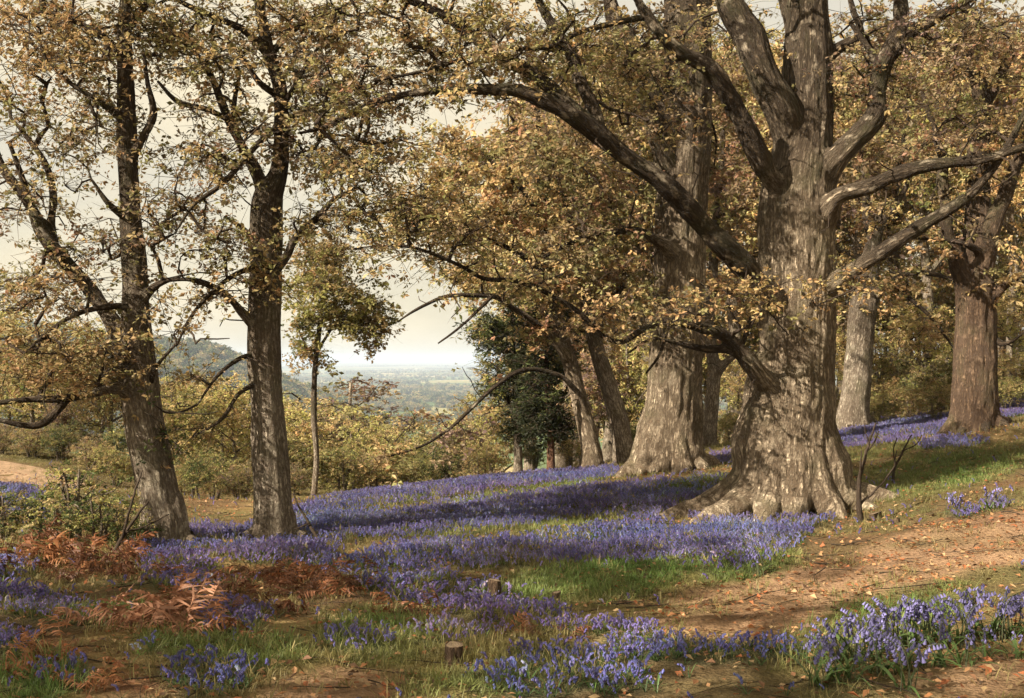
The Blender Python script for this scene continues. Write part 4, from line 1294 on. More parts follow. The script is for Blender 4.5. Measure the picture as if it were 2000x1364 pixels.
# ------------------------------------------------------------------ background trees and bushes (alike ones share mesh data)
def ellipsoid_clumps(n, c, r, rng, low=-1.0, shell=0.30):
    out = []
    while len(out) < n:
        e = rng.normal(0, 1, 3)
        e /= np.linalg.norm(e)
        e *= rng.random() ** shell
        if e[2] >= low:
            out.append(np.array(c) + e * np.array(r))
    return np.array(out)


def kit_tree(H, R, z0, pals, leaf, n, per, spread, seed, trunk_r, stems=1, lean=0.0, mat=None, width=0.55, r_tip=0.012, gain=1.0):
    """Meshes of one kind of tree or bush standing at the origin: wood, twigs, crown."""
    rng = np.random.default_rng(seed)
    wood = []
    for s in range(stems):
        a = rng.uniform(0, 6.28)
        off = np.array([math.cos(a), math.sin(a), 0]) * (0 if stems == 1 else 0.12 * R)
        dr = np.array([rng.normal(0, .05) + lean, rng.normal(0, .05), 1.0]) + (off * 1.2 / max(R, .1) * (stems > 1))
        hs = H * (0.86 if stems == 1 else rng.uniform(.5, .85))
        k = 7
        t = np.linspace(0, 1, k)
        p = off[None, :] + dr[None, :] * (t * hs)[:, None] + np.cumsum(rng.normal(0, .025 * H / k * 3, (k, 3)), 0) * np.array([1, 1, 0])
        p[0, 2] = -0.25
        r = trunk_r * (1 - 0.9 * t) ** 0.8 + 0.012
        r[0] *= 1.35
        wood.append((p, r))
        for b in range(7 if stems == 1 else 2):
            f = rng.uniform(.28, .8)
            q0 = np.array([np.interp(f, t, p[:, c]) for c in range(3)])
            r0 = float(np.interp(f, t, r)) * 0.62
            an = b * 2.4 + rng.uniform(-.5, .5)
            L = R * rng.uniform(.55, .9) * (1.1 - .5 * f)
            e = np.array([math.cos(an), math.sin(an), rng.uniform(.35, .9)])
            e2 = np.array([math.cos(an + .3), math.sin(an + .3), rng.uniform(.1, .6)])
            wood.append((np.array([q0, q0 + e * L * .35, q0 + e * L * .6 + e2 * L * .12, q0 + e * L * .8 + e2 * L * .3]), np.array([r0, r0 * .75, r0 * .5, .012])))
    bw = Bag()
    pos0, dir0 = [], []
    for i, (p, r) in enumerate(wood):
        w = resample(np.hstack([p, r[:, None]]), max(.12, H / 60))
        v, q, t, bc = tube(w[:, :3], np.maximum(w[:, 3], .006), 8, True, i * .21)
        bw.add(v, q, t, None, bc)
        d = np.gradient(w[:, :3], axis=0)
        d /= np.linalg.norm(d, axis=1)[:, None]
        m = w[:, 2] > H * 0.22
        pos0.append(w[m, :3])
        dir0.append(d[m])
    cz = (z0 + H) / 2
    cl = []
    for lobe in range(6):                      # a crown of uneven lobes with gaps between
        an = lobe * 2.4 + rng.uniform(-.4, .4)
        f = rng.uniform(.28, .62) if lobe else 0.0
        zz = cz + (H - z0) / 2 * (rng.uniform(-.55, .5) if lobe else .25)
        cl.append(ellipsoid_clumps(n // 6, (lean * cz + math.cos(an) * R * f, math.sin(an) * R * f, zz), (R * .52, R * .52, (H - z0) * .27), rng, -.9, .25))
    cl = np.vstack(cl)
    n = len(cl)
    ch = grow(np.vstack(pos0), np.vstack(dir0), cl, rng, 1.0, r_tip, step=max(.2, H / 25))
    bt = Bag()
    for k, (p, r) in enumerate(ch):
        v, q, t, bc = tube(p, r, 4, False, (k % 13) * .17)
        bt.add(v, q, t, None, bc)
    bl = Bag()
    pick = rng.integers(0, len(pals), n)
    for i, pl in enumerate(pals):
        leaf_cloud(bl, cl[pick == i], spread, per, leaf, pl, rng, width=width, twigs=bt, tw=r_tip * .5)
    if gain != 1.0:
        bl.c = [c_ * gain for c_ in bl.c]
    return {'trunk': bw.mesh('trunk', mat or M_BARK2), 'twigs': bt.mesh('twigs', M_TWIG), 'crown': bl.mesh('crown', M_LEAF, False), 'H': H}


def stand(kit, name, label, cat, group, loc, rz, scale, stretch=1.0):
    o = empty(name, loc, rz)
    o.scale = (scale * stretch, scale * stretch, scale)
    tag(o, label, cat, group)
    for part in ('trunk', 'twigs', 'crown'):
        c = add_obj('stems' if part == 'trunk' and cat == 'bush' else part, kit[part], o)
        if part != 'trunk' or cat == 'bush':
            c['kind'] = 'stuff'
    return o


KITS = {
    'tall_brown': kit_tree(14, 4.6, 2.6, ['brown', 'oak'], 0.155, 250, 85, 0.95, 31, .30, gain=1.3),
    'tall_gold': kit_tree(14, 4.2, 2.2, ['oakgold', 'oak'], 0.155, 250, 85, 0.95, 32, .26, gain=1.35),
    'tall_olive': kit_tree(14, 4.4, 3.0, ['oakdark', 'olive'], 0.155, 250, 85, 0.95, 33, .28, gain=1.3),
    'mid_olive': kit_tree(7, 2.9, .9, ['olive', 'ygreen'], 0.115, 200, 85, 0.6, 34, .13, gain=1.25),
    'mid_mauve': kit_tree(7, 2.4, 1.0, ['mauve', 'brown'], 0.11, 180, 85, 0.55, 35, .12),
    'mid_amber': kit_tree(7, 2.8, .8, ['oak', 'ygreen'], 0.115, 200, 85, 0.6, 36, .13, gain=1.25),
    'bush_ygreen': kit_tree(2.6, 1.7, .1, ['ygreen', 'olive'], 0.07, 170, 95, 0.36, 37, .045, stems=4, r_tip=.006),
    'bush_gold': kit_tree(2.6, 1.6, .1, ['oakgold', 'ygreen'], 0.07, 150, 85, 0.36, 38, .045, stems=4, r_tip=.006),
    'bush_green': kit_tree(2.6, 1.5, .1, ['green', 'olive'], 0.07, 140, 85, 0.36, 39, .045, stems=4, r_tip=.006),
    'bush_brown': kit_tree(2.6, 1.6, .1, ['brown', 'olive'], 0.07, 140, 85, 0.36, 40, .045, stems=5, r_tip=.006),
    'open_oak': kit_tree(13, 5.0, 3.0, ['oak'], 0.15, 120, 80, 0.75, 42, .30),
    'bank_bush': kit_tree(1.3, .75, .05, ['green', 'ygreen'], 0.062, 60, 40, 0.2, 41, .022, stems=4, r_tip=.004),
}
prng = np.random.default_rng(50)


def stand_px(kit, name, label, cat, group, u, vtop, D, stretch=1.0):
    x = (u - CU) / FPX * D
    z = g1(x, D)
    top = EYE - (vtop - HV) / FPX * D
    h = max(0.8, top - z) * 1.08
    return stand(KITS[kit], name, label, cat, group, (x, D, z), prng.uniform(0, 6.28), h / KITS[kit]['H'], stretch)


G_WOOD = 'trees of the dense wood behind the oaks'
for u, vt, D, k, where in [
        (1090, 170, 33, 'tall_brown', 'behind the pale leaning tree'), (1185, 110, 32, 'tall_gold', 'behind the brown leaning tree'), (1265, 20, 32, 'tall_olive', 'close behind the left side of the second big oak'), (1440, 60, 31, 'tall_brown', 'in the gap between the two big oaks'),
        (1530, 50, 34, 'tall_gold', 'hidden behind the great oak trunk'), (1640, 90, 32, 'tall_brown', 'left behind the slender grey oak'), (1730, 120, 34, 'tall_gold', 'right behind the slender grey oak'), (1815, 80, 31, 'tall_olive', 'midway between the slender and right-hand oaks'),
        (1890, 60, 33, 'tall_brown', 'behind the right-hand oak'), (1985, 30, 30, 'tall_gold', 'at the right edge, nearest of the wood'), (2080, 40, 31, 'tall_brown', 'beyond the right edge of view'),
        (1030, 230, 44, 'tall_olive', 'deep behind the dark evergreens'), (1130, 150, 44, 'tall_brown', 'deep behind the two leaning trees'), (1235, 90, 42, 'tall_brown', 'deep in shade left of the second big oak'), (1375, 60, 43, 'tall_gold', 'deep behind the second big oak'),
        (1480, 70, 44, 'tall_olive', 'deep in the gap between the big oaks'), (1585, 60, 42, 'tall_brown', 'deep behind the great oak'), (1690, 80, 44, 'tall_olive', 'deep behind the slender grey oak'),
        (1775, 60, 43, 'tall_brown', 'deep in shade right of the slender grey oak'), (1865, 50, 42, 'tall_gold', 'deep left of the right-hand oak'), (1955, 40, 44, 'tall_olive', 'deep right of the right-hand oak'), (2050, 30, 42, 'tall_brown', 'deep at the right edge')]:
    words_ = {'tall_brown': 'brown-leaved', 'tall_gold': 'golden-leaved', 'tall_olive': 'olive-green'}[k]
    stand_px(k, 'woodland_tree', f'{words_} woodland tree {where}', 'tree', G_WOOD, u, vt, D, 0.8)

# oaks beside and behind the viewer: their shade falls across the foreground
for (x, y), s, k, lb in [((-10.8, 3.4), 1.0, 'open_oak', 'oak left of the viewer whose shade dapples the foreground'), ((-6.6, -1.2), .95, 'open_oak', 'oak close behind the viewer whose shade dapples the bare slope'), ((-13.2, -1.6), 1.0, 'open_oak', 'oak behind the viewer whose shade falls on the lower slope')]:
    stand(KITS[k], 'oak_tree', lb, 'oak', None, (x, y, g1(x, y)), 1.0, s)

BUSHES = [
    ('mid_amber', 'golden thicket tree deep behind the two leaning trees', 1105, 560, 40.0), ('mid_olive', 'olive thicket tree deep left of the second big oak', 1200, 560, 41.0), ('mid_amber', 'amber thicket tree deep behind the second big oak', 1300, 560, 40.0), ('mid_olive', 'olive thicket tree deep in the gap between the big oaks', 1400, 540, 38.0), ('mid_amber', 'gold thicket tree deep in the gap close to the great oak', 1470, 560, 40.0),
    ('mid_olive', 'olive thicket tree deep behind the great oak', 1560, 540, 39.0), ('mid_amber', 'golden thicket tree deep right of the great oak', 1640, 520, 38.0), ('mid_olive', 'olive thicket tree deep right of the slender oak', 1720, 520, 40.0), ('mid_amber', 'golden thicket tree deep behind the bare saplings', 1790, 500, 38.0), ('mid_olive', 'olive thicket tree deep left of the right-hand oak', 1865, 500, 39.0), ('mid_amber', 'golden thicket tree deep right of the right-hand oak', 1940, 490, 37.0), ('mid_olive', 'olive thicket tree deep at the right edge', 2020, 480, 37.0),
    ('bush_ygreen', 'yellow-green bush just behind the crest, right of the slim tree', 668, 868, 27.0), ('bush_gold', 'golden bush behind the crest, second right of the slim tree', 735, 882, 27.5),
    ('bush_ygreen', 'low yellow-green bush behind the middle of the bluebell crest', 805, 890, 28.0), ('bush_green', 'green bush behind the crest under the drooping branch', 868, 868, 27.5),
    ('bush_gold', 'golden bush at the foot of the dark evergreens', 935, 862, 27.0), ('bush_green', 'dark green bush between the two evergreen stems', 1042, 880, 26.5), ('bush_gold', 'gold bush between the evergreen and the leaning tree', 1118, 868, 26.0),
    ('bush_green', 'small green bush between the leaning trees and the second oak', 1250, 868, 26.5), ('bush_brown', 'brown bush left of the slim tree', 577, 905, 24.6), ('bush_ygreen', 'tall yellow-green bush between the two left oaks', 420, 880, 22.0),
    ('bush_green', 'low green bush between the two left oaks', 385, 945, 19.6), ('bush_brown', 'brown bush close behind the straight left oak', 470, 925, 20.5), ('bush_ygreen', 'bright bush behind the straight left oak', 575, 850, 27.0),
    ('mid_olive', 'olive tree low in the valley right of the slim tree', 700, 826, 37.0), ('mid_olive', 'light olive tree in the valley below the pale sky gap', 770, 832, 38.0), ('mid_olive', 'olive tree in the valley behind the drooping branch', 845, 822, 38.0),
    ('mid_mauve', 'mauve-brown tree in the valley, left of the evergreens', 905, 802, 40.0), ('mid_amber', 'amber tree beside the evergreens', 962, 772, 34.0), ('mid_amber', 'amber tree behind the slim tree', 590, 800, 36.0),
    ('mid_olive', 'olive tree between the left oaks', 440, 800, 32.0), ('mid_amber', 'golden tree right of the leaning left oak', 372, 775, 30.0), ('mid_mauve', 'mauve tree far down the valley, pointed top against the plain', 716, 716, 58.0),
    ('mid_olive', 'olive thicket tree between slim tree and pointed tree', 660, 792, 52.0), ('mid_olive', 'far olive tree below the plain', 800, 812, 56.0), ('mid_mauve', 'russet tree below the plain, near the evergreens', 885, 792, 58.0), ('mid_olive', 'far olive tree behind the straight left oak', 540, 770, 56.0),
    ('mid_olive', 'far green tree under the ridge', 430, 752, 60.0), ('mid_amber', 'far golden tree under the ridge', 360, 748, 50.0), ('mid_olive', 'far tree left of the pointed tree', 610, 762, 64.0), ('mid_mauve', 'far mauve tree right of the pointed tree', 772, 800, 66.0),
    ('bush_brown', 'grey-brown bush on the bank beyond the track at the left edge', 5, 862, 25.0), ('bush_brown', 'grey-brown bush on the bank beyond the track, second from the left edge', 62, 868, 24.6), ('bush_green', 'green bush on the bank beyond the track, third from the left edge', 118, 876, 24.4), ('bush_brown', 'brown bush on the bank just left of the leaning oak', 178, 872, 24.0), ('bush_ygreen', 'pale bush on the bank close left of the leaning oak', 228, 885, 22.6), ('mid_mauve', 'mauve-brown tree behind the left bank', 120, 760, 26.5),
    ('mid_amber', 'tall golden tree at the left edge behind the track', -20, 600, 30.0), ('mid_olive', 'tall olive tree behind the track, second from the left edge', 70, 630, 28.0), ('mid_amber', 'golden tree right behind the leaning left oak stem', 215, 640, 29.0), ('mid_olive', 'light olive tree between the left oaks, nearer one', 350, 735, 26.0), ('mid_amber', 'golden tree close left of the straight left oak', 455, 750, 27.0), ('bush_brown', 'brown bush at the left edge behind the track', -10, 830, 26.0), ('bush_brown', 'brown bush behind the left green shrub', 120, 840, 25.0), ('bush_gold', 'golden bush right of the leaning oak foot', 362, 900, 20.5),
    ('mid_amber', 'golden tree at the left edge beyond the track', 20, 690, 33.0), ('mid_olive', 'olive tree beyond the track at left', 110, 720, 34.0), ('mid_amber', 'amber tree behind the leaning left oak', 200, 700, 33.0), ('bush_brown', 'brown bush beyond the track at left', 60, 845, 29.0), ('bush_brown', 'brown bush beyond the track near the leaning oak', 175, 850, 28.0), ('bush_green', 'green bush beyond the track, close to the leaning oak', 235, 870, 25.0),
    ('mid_amber', 'gold understorey tree seen between the two big oaks', 1440, 690, 29.0), ('bush_ygreen', 'yellow-green bush between the two big oaks', 1432, 800, 27.5), ('mid_amber', 'gold understorey tree right of the great oak', 1655, 640, 30.0), ('mid_olive', 'olive understorey tree behind the slender grey oak', 1722, 650, 31.0),
    ('bush_gold', 'gold bush right of the slender grey oak', 1738, 745, 28.0), ('bush_green', 'green bush behind the bare sapling', 1790, 740, 27.5), ('mid_amber', 'amber understorey tree left of the right-hand oak', 1805, 600, 30.0), ('bush_ygreen', 'yellow-green bush left of the right-hand oak', 1838, 700, 26.5),
    ('bush_gold', 'gold bush just right of the great oak', 1640, 770, 27.0), ('bush_ygreen', 'low yellow bush between the slender oak and the sapling', 1712, 785, 26.0), ('bush_gold', 'low golden bush left of the right-hand oak foot', 1775, 775, 25.0), ('bush_gold', 'gold bush against the right-hand oak, left side', 1830, 770, 23.5), ('bush_ygreen', 'yellow-green bush right of the right-hand oak', 1965, 735, 23.5),
    ('mid_amber', 'gold understorey tree right of the right-hand oak', 1978, 560, 28.0), ('bush_gold', 'gold bush at the right edge of the slope', 1990, 690, 25.5), ('bush_brown', 'brown bush behind the slim forked tree', 1400, 810, 29.0), ('mid_mauve', 'brown understorey tree behind the leaning trees', 1160, 640, 30.0), ('mid_olive', 'olive understorey tree left of the second oak', 1240, 640, 30.0),
]
for k, lb, u, vt, D in BUSHES:
    if k.startswith('mid'):
        stand_px(k, 'understorey_tree', lb, 'tree', 'small trees of the slope and valley', u, vt, D, 1.0 if D < 45 else 1.25)
    else:
        stand_px(k, 'bush', lb, 'bush', 'bushes behind the crest', u, vt, D, 1.05)

for u, v, D, vt, lb in [(150, 1040, 13.0, 880, 'leafy green shrub on the left bank in front of the track'), (235, 1035, 12.4, 960, 'low green shrub against the foot of the leaning oak'), (70, 1045, 12.6, 955, 'small green shrub near the left edge'), (15, 1050, 12.2, 935, 'green shrub cut by the left edge'), (120, 1050, 11.8, 965, 'low leafy shrub in front of the tall left bank shrub'), (195, 1052, 12.0, 945, 'leafy shrub just left of the dead branch')]:
    x = (u - CU) / FPX * D
    z = g1(x, D)
    h = max(.5, EYE - (vt - HV) / FPX * D - z)
    stand(KITS['bank_bush'], 'bush', lb, 'bush', 'green shrubs on the left bank', (x, D, z), prng.uniform(0, 6), h / 1.3)


# ------------------------------------------------------------------ scattering of what nobody could count
def scatter(name, label, cat, pts, rot, scl, tint, vid, variants):
    me = bpy.data.meshes.new(name)
    n = len(pts)
    me.vertices.add(n)
    me.vertices.foreach_set('co', np.asarray(pts, np.float32).ravel())
    for nm, ty, key, dat in (('rot', 'FLOAT_VECTOR', 'vector', rot), ('scl', 'FLOAT', 'value', scl), ('vid', 'INT', 'value', vid)):
        a = me.attributes.new(nm, ty, 'POINT')
        a.data.foreach_set(key, np.asarray(dat, np.int32 if ty == 'INT' else np.float32).ravel())
    c = np.ones((n, 4), np.float32)
    c[:, :3] = tint
    a = me.attributes.new('tint', 'FLOAT_COLOR', 'POINT')
    a.data.foreach_set('color', c.ravel())
    me.update()
    o = add_obj(name, me)
    tag(o, label, cat, kind='stuff')
    ng = bpy.data.node_groups.new(name + '_scatter', 'GeometryNodeTree')
    ng.interface.new_socket('Geometry', in_out='INPUT', socket_type='NodeSocketGeometry')
    ng.interface.new_socket('Geometry', in_out='OUTPUT', socket_type='NodeSocketGeometry')
    gi, go = ng.nodes.new('NodeGroupInput'), ng.nodes.new('NodeGroupOutput')
    jn = ng.nodes.new('GeometryNodeJoinGeometry')
    ra = ng.nodes.new('GeometryNodeInputNamedAttribute')
    ra.data_type = 'FLOAT_VECTOR'
    ra.inputs[0].default_value = 'rot'
    sa = ng.nodes.new('GeometryNodeInputNamedAttribute')
    sa.data_type = 'FLOAT'
    sa.inputs[0].default_value = 'scl'
    va = ng.nodes.new('GeometryNodeInputNamedAttribute')
    va.data_type = 'INT'
    va.inputs[0].default_value = 'vid'
    er = ng.nodes.new('FunctionNodeEulerToRotation')
    ng.links.new(ra.outputs[0], er.inputs[0])
    for i, src in enumerate(variants):
        oi = ng.nodes.new('GeometryNodeObjectInfo')
        oi.inputs['Object'].default_value = src
        oi.inputs['As Instance'].default_value = True
        cp = ng.nodes.new('FunctionNodeCompare')
        cp.data_type = 'INT'
        cp.operation = 'EQUAL'
        ins = [s for s in cp.inputs if s.type == 'INT']
        ng.links.new(va.outputs[0], ins[0])
        ins[1].default_value = i
        ip = ng.nodes.new('GeometryNodeInstanceOnPoints')
        ng.links.new(gi.outputs[0], ip.inputs['Points'])
        ng.links.new(cp.outputs[0], ip.inputs['Selection'])
        ng.links.new(oi.outputs['Geometry'], ip.inputs['Instance'])
        ng.links.new(er.outputs[0], ip.inputs['Rotation'])
        ng.links.new(sa.outputs[0], ip.inputs['Scale'])
        ng.links.new(ip.outputs[0], jn.inputs[0])
    ng.links.new(jn.outputs[0], go.inputs[0])
    md = o.modifiers.new('scatter', 'NODES')
    md.node_group = ng
    return o


def source(name, bag, mat, smooth=True):
    return bpy.data.objects.new(name, bag.mesh(name, mat, smooth))


def blade(bag, p0, d, side, L, w, droop, col, seg=3, tipw=0.0):
    """One narrow leaf that arches over."""
    t = np.linspace(0, 1, seg + 1)
    d = d / np.linalg.norm(d)
    hz = np.array([d[0], d[1], 0.0])
    c = p0 + d * (t * L)[:, None] + hz * (t ** 2 * L * droop)[:, None] - np.array([0, 0, 1.0]) * (t ** 2 * L * droop)[:, None]
    ww = w * np.sin(np.pi * np.clip(t * 0.85 + 0.12, 0, 1)) * 0.5
    ww[-1] = tipw
    v = np.vstack([c - side * ww[:, None], c + side * ww[:, None]])
    n = seg + 1
    q = [[i, i + 1, n + i + 1, n + i] for i in range(seg)]
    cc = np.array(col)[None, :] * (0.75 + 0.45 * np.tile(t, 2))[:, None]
    bag.add(v, q, None, cc)


def bluebell(seed, detail=True):
    rng = np.random.default_rng(seed)
    b = Bag()
    lc = np.array([0.075, 0.115, 0.035])
    for k in range(5 if detail else 3):
        a = k * 2.4 + rng.uniform(-.4, .4)
        d = np.array([math.cos(a) * .7, math.sin(a) * .7, rng.uniform(.7, 1.4)])
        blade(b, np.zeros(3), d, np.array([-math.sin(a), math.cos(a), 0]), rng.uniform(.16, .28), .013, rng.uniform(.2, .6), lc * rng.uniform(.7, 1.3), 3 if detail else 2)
    add_flower_stalk(b, rng, .30, detail)
    return b


def flower_geometry(rng, H, detail=True):
    a = rng.uniform(0, 6.28)
    e = np.array([math.cos(a), math.sin(a), 0])
    t = np.linspace(0, 1, 6)
    p = np.array([0, 0, 1.0]) * (H * (t - .22 * t ** 3))[:, None] + e * (H * .30 * t ** 2.6)[:, None] + np.array([0, 0, -1.0]) * (H * .12 * np.clip(t - .75, 0, 1) * 4 * .5)[:, None]
    bells = []
    nb = 8 if detail else 5
    for k in range(nb):
        f = .52 + .48 * k / (nb - 1)
        q = np.array([np.interp(f, t, p[:, c]) for c in range(3)])
        aa = a + rng.uniform(-1.1, 1.1)
        o = np.array([math.cos(aa), math.sin(aa), 0])
        sz = (.030 if detail else .036) * (1.15 - .45 * k / nb)
        bells.append((q + o * .008, (o * .55 + np.array([0, 0, -1.0])), sz))
    return p, bells


def bell(bag, top, dr, sz, col, sides):
    dr = dr / np.linalg.norm(dr)
    x = np.cross(dr, [0.3, 0.9, 0.1])
    x /= np.linalg.norm(x)
    y = np.cross(dr, x)
    an = np.linspace(0, 2 * math.pi, sides, endpoint=False)
    prof = [(0.0, .10), (.45, .26), (1.0, .42)] if sides > 3 else [(0.0, .14), (1.0, .46)]
    v = np.vstack([top + dr * sz * h + (np.cos(an)[:, None] * x + np.sin(an)[:, None] * y) * sz * r for h, r in prof])
    q = [[i * sides + j, i * sides + (j + 1) % sides, (i + 1) * sides + (j + 1) % sides, (i + 1) * sides + j] for i in range(len(prof) - 1) for j in range(sides)]
    bag.add(v, q, None, np.array(col))


def add_flower_stalk(b, rng, H, detail):
    p, bells = flower_geometry(rng, H, detail)
    v, q, t, _ = tube(p, np.linspace(.0035, .0018, len(p)), 3, False)
    b.add(v, q, None, np.array([0.10, 0.10, 0.06]))
    for top, dr, sz in bells:
        c = np.array([0.155, 0.137, 0.355]) * rng.uniform(.75, 1.2) * np.array([rng.uniform(.85, 1.2), 1, 1])
        bell(b, top, dr, sz, c, 5 if detail else 3)


def grass_tuft(seed, n, L, col):
    rng = np.random.default_rng(seed)
    b = Bag()
    for k in range(n):
        a = rng.uniform(0, 6.28)
        d = np.array([math.cos(a) * rng.uniform(.1, .8), math.sin(a) * rng.uniform(.1, .8), 1.0])
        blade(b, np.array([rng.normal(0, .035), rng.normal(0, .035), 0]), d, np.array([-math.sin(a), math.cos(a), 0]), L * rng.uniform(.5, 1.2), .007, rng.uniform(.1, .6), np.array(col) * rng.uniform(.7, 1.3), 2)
    return b


V_BELL = [source('bluebell_a', bluebell(61), M_PLANT_I), source('bluebell_b', bluebell(62), M_PLANT_I), source('bluebell_c', bluebell(63), M_PLANT_I),
          source('bluebell_far_a', bluebell(64, False), M_PLANT_I), source('bluebell_far_b', bluebell(65, False), M_PLANT_I)]
V_GRASS = [source('tuft_a', grass_tuft(66, 16, .15, (1, 1, 1)), M_PLANT_I), source('tuft_b', grass_tuft(67, 12, .20, (1, 1, 1)), M_PLANT_I), source('tuft_c', grass_tuft(68, 20, .10, (1, 1, 1)), M_PLANT_I)]

srng = np.random.default_rng(70)


def candidates(n, y0=3.6, y1=30.0, xl=-0.56, xr=0.58):
    """Random places on the slope, evenly spread over the ground in view."""
    y = np.sqrt(srng.uniform(y0 ** 2, y1 ** 2, n))
    x = srng.uniform(xl, xr, n) * y
    z = gz(x, y)
    u, v = to_px(x, y, z)
    return x, y, z, u, v


def upright(n, tilt=0.12):
    return np.stack([srng.normal(0, tilt, n), srng.normal(0, tilt, n), srng.uniform(0, 6.28, n)], 1)


TRUNK_FEET = [(P(u, v, D)[:2], r) for u, v, D, r in [(1545, 990, 14.6, .80), (1306, 915, 19.8, .65), (537, 1056, 13.2, .32), (322, 1060, 12.9, .34), (1905, 842, 20, .55), (1667, 842, 25, .4), (1157, 912, 22.4, .25), (1218, 900, 23.2, .25)]]


def clear_of_trunks(x, y):
    m = np.ones(len(x), bool)
    for c, r in TRUNK_FEET:
        m &= (x - c[0]) ** 2 + (y - c[1]) ** 2 > r * r
    return m


# bluebell drifts
x, y, z, u, v = candidates(260000)
w = ell(u, v, BLUE)
nz = noise2(x, y, 1.5, 21.0)
fine = noise2(x, y, 3.2, 27.0)
dens = np.clip((w * 1.0 + (nz - 0.56) * 1.7 + (fine - .5) * 1.3), 0, 1) * (w > 0) * (1 - np.where(v < 1210, .8, .35) * ell(u, v, GREEN))
keep = (srng.random(len(x)) < dens * np.where(y > 10.5, .85, .68)) & clear_of_trunks(x, y)
# stragglers everywhere on the near slope
keep |= (srng.random(len(x)) < 0.012 * (nz > .5)) & (y < 24) & clear_of_trunks(x, y) & (ell(u, v, BARE) < .5)
x, y, z = x[keep], y[keep], z[keep]
n = len(x)
tn = np.stack([np.ones(n)] * 3, 1) * srng.uniform(.75, 1.3, (n, 1)) * srng.uniform(.93, 1.07, (n, 3))
white = srng.random(n) < .025
tn[white] = tn[white] * np.array([2.4, 2.6, 1.45])
blue_shift = noise2(x, y, .7, 33.0)[:, None]
tn *= np.array([1.0, 1.0, 1.0]) + (blue_shift - .5) * np.array([-.5, .15, .25])
pale = np.clip((noise2(x, y, 1.1, 81.0) - .56) * 7, 0, 1)[:, None]
tn *= 1 + pale * np.array([.6, .7, .35])
tn *= np.where(y > 10.5, .82, .95)[:, None]
vid = np.where(y < 10.5, srng.integers(0, 3, n), srng.integers(3, 5, n))
scatter('bluebells', 'drifts of violet bluebells across the wooded slope', 'bluebells', np.stack([x, y, z - .01], 1), upright(n, .14), srng.uniform(.30, .60, n) * np.where(y < 8, .88, 1.0), tn, vid, V_BELL)
print('bluebells', n)

# grass
x, y, z, u, v = candidates(240000)
w = np.maximum(ell(u, v, GREEN), ell(u, v, BLUE) * .45)
nz = noise2(x, y, 1.1, 41.0)
dens = np.clip(w + (nz - .5) * .9, 0, 1) * .62 + .08 * (nz > .42)
dens *= 1 - .6 * ell(u, v, BARE)
keep = (srng.random(len(x)) < dens) & clear_of_trunks(x, y)
x, y, z, u, v = x[keep], y[keep], z[keep], u[keep], v[keep]
for (c_, r_) in TRUNK_FEET:
    k_ = int(260 * r_)
    a_ = srng.uniform(0, 6.28, k_)
    d_ = r_ * srng.uniform(.75, 2.1, k_)
    xx, yy = c_[0] + np.cos(a_) * d_, c_[1] + np.sin(a_) * d_
    zz = gz(xx, yy)
    uu, ww = to_px(xx, yy, zz)
    x, y, z, u, v = (np.concatenate(t_) for t_ in ((x, xx), (y, yy), (z, zz), (u, uu), (v, ww)))
n = len(x)
gmix = np.clip(ell(u, v, GREEN) * .8 + (noise2(x, y, .8, 44.0) - .5) * 1.2, 0, 1)[:, None]
tn = (np.array([0.20, 0.165, 0.065]) * (1 - gmix) + np.array([0.115, 0.185, 0.045]) * gmix) * srng.uniform(.7, 1.35, (n, 1))
tn[srng.random(n) < .05] = (0.34, 0.28, 0.12)
scatter('grass', 'green and straw-coloured grass between the flowers', 'grass', np.stack([x, y, z - .01], 1), upright(n, .15), srng.uniform(.35, .85, n), tn, srng.integers(0, 3, n), V_GRASS)
print('grass', n)

# fallen leaves
x, y, z, u, v = candidates(60000, 3.6, 22)
keep = srng.random(len(x)) < (.30 + .55 * np.maximum(ell(u, v, BARE), ell(u, v, RUSSET)))
x, y, z, u, v = x[keep], y[keep], z[keep], u[keep], v[keep]
for (c_, r_) in TRUNK_FEET:
    k_ = int(500 * r_)
    a_ = srng.uniform(0, 6.28, k_)
    d_ = r_ * srng.uniform(.7, 2.3, k_)
    x, y = np.concatenate([x, c_[0] + np.cos(a_) * d_]), np.concatenate([y, c_[1] + np.sin(a_) * d_])
z = gz(x, y)
n = len(x)
a = srng.uniform(0, 6.28, n)
L = srng.uniform(.028, .065, n)
d = np.stack([np.cos(a), np.sin(a), srng.normal(0, .25, n)], 1) * L[:, None]
s = np.stack([-np.sin(a), np.cos(a), srng.normal(0, .35, n)], 1) * (L * .28)[:, None]
c = np.stack([x, y, z + .012 + L * .12], 1)
up = np.array([0, 0, 1.0]) * (L * srng.uniform(0, .25, n))[:, None]
vv = np.stack([c - d * .5, c + s + up, c + d * .5, c - s + up], 1).reshape(-1, 3)
pal_l = np.array([(0.30, 0.14, 0.06), (0.38, 0.21, 0.10), (0.20, 0.10, 0.05), (0.42, 0.29, 0.15), (0.12, 0.07, 0.04), (0.34, 0.12, 0.05)])
cl = pal_l[srng.integers(0, len(pal_l), n)] * srng.uniform(.7, 1.2, (n, 1))
tag(add_obj('fallen_leaves', make_mesh('fallen_leaves', vv, np.arange(len(vv)).reshape(-1, 4), None, M_PLANT, False, np.repeat(cl, 4, 0))), 'fallen oak leaves strewn over the bare slope', 'leaves', kind='stuff')


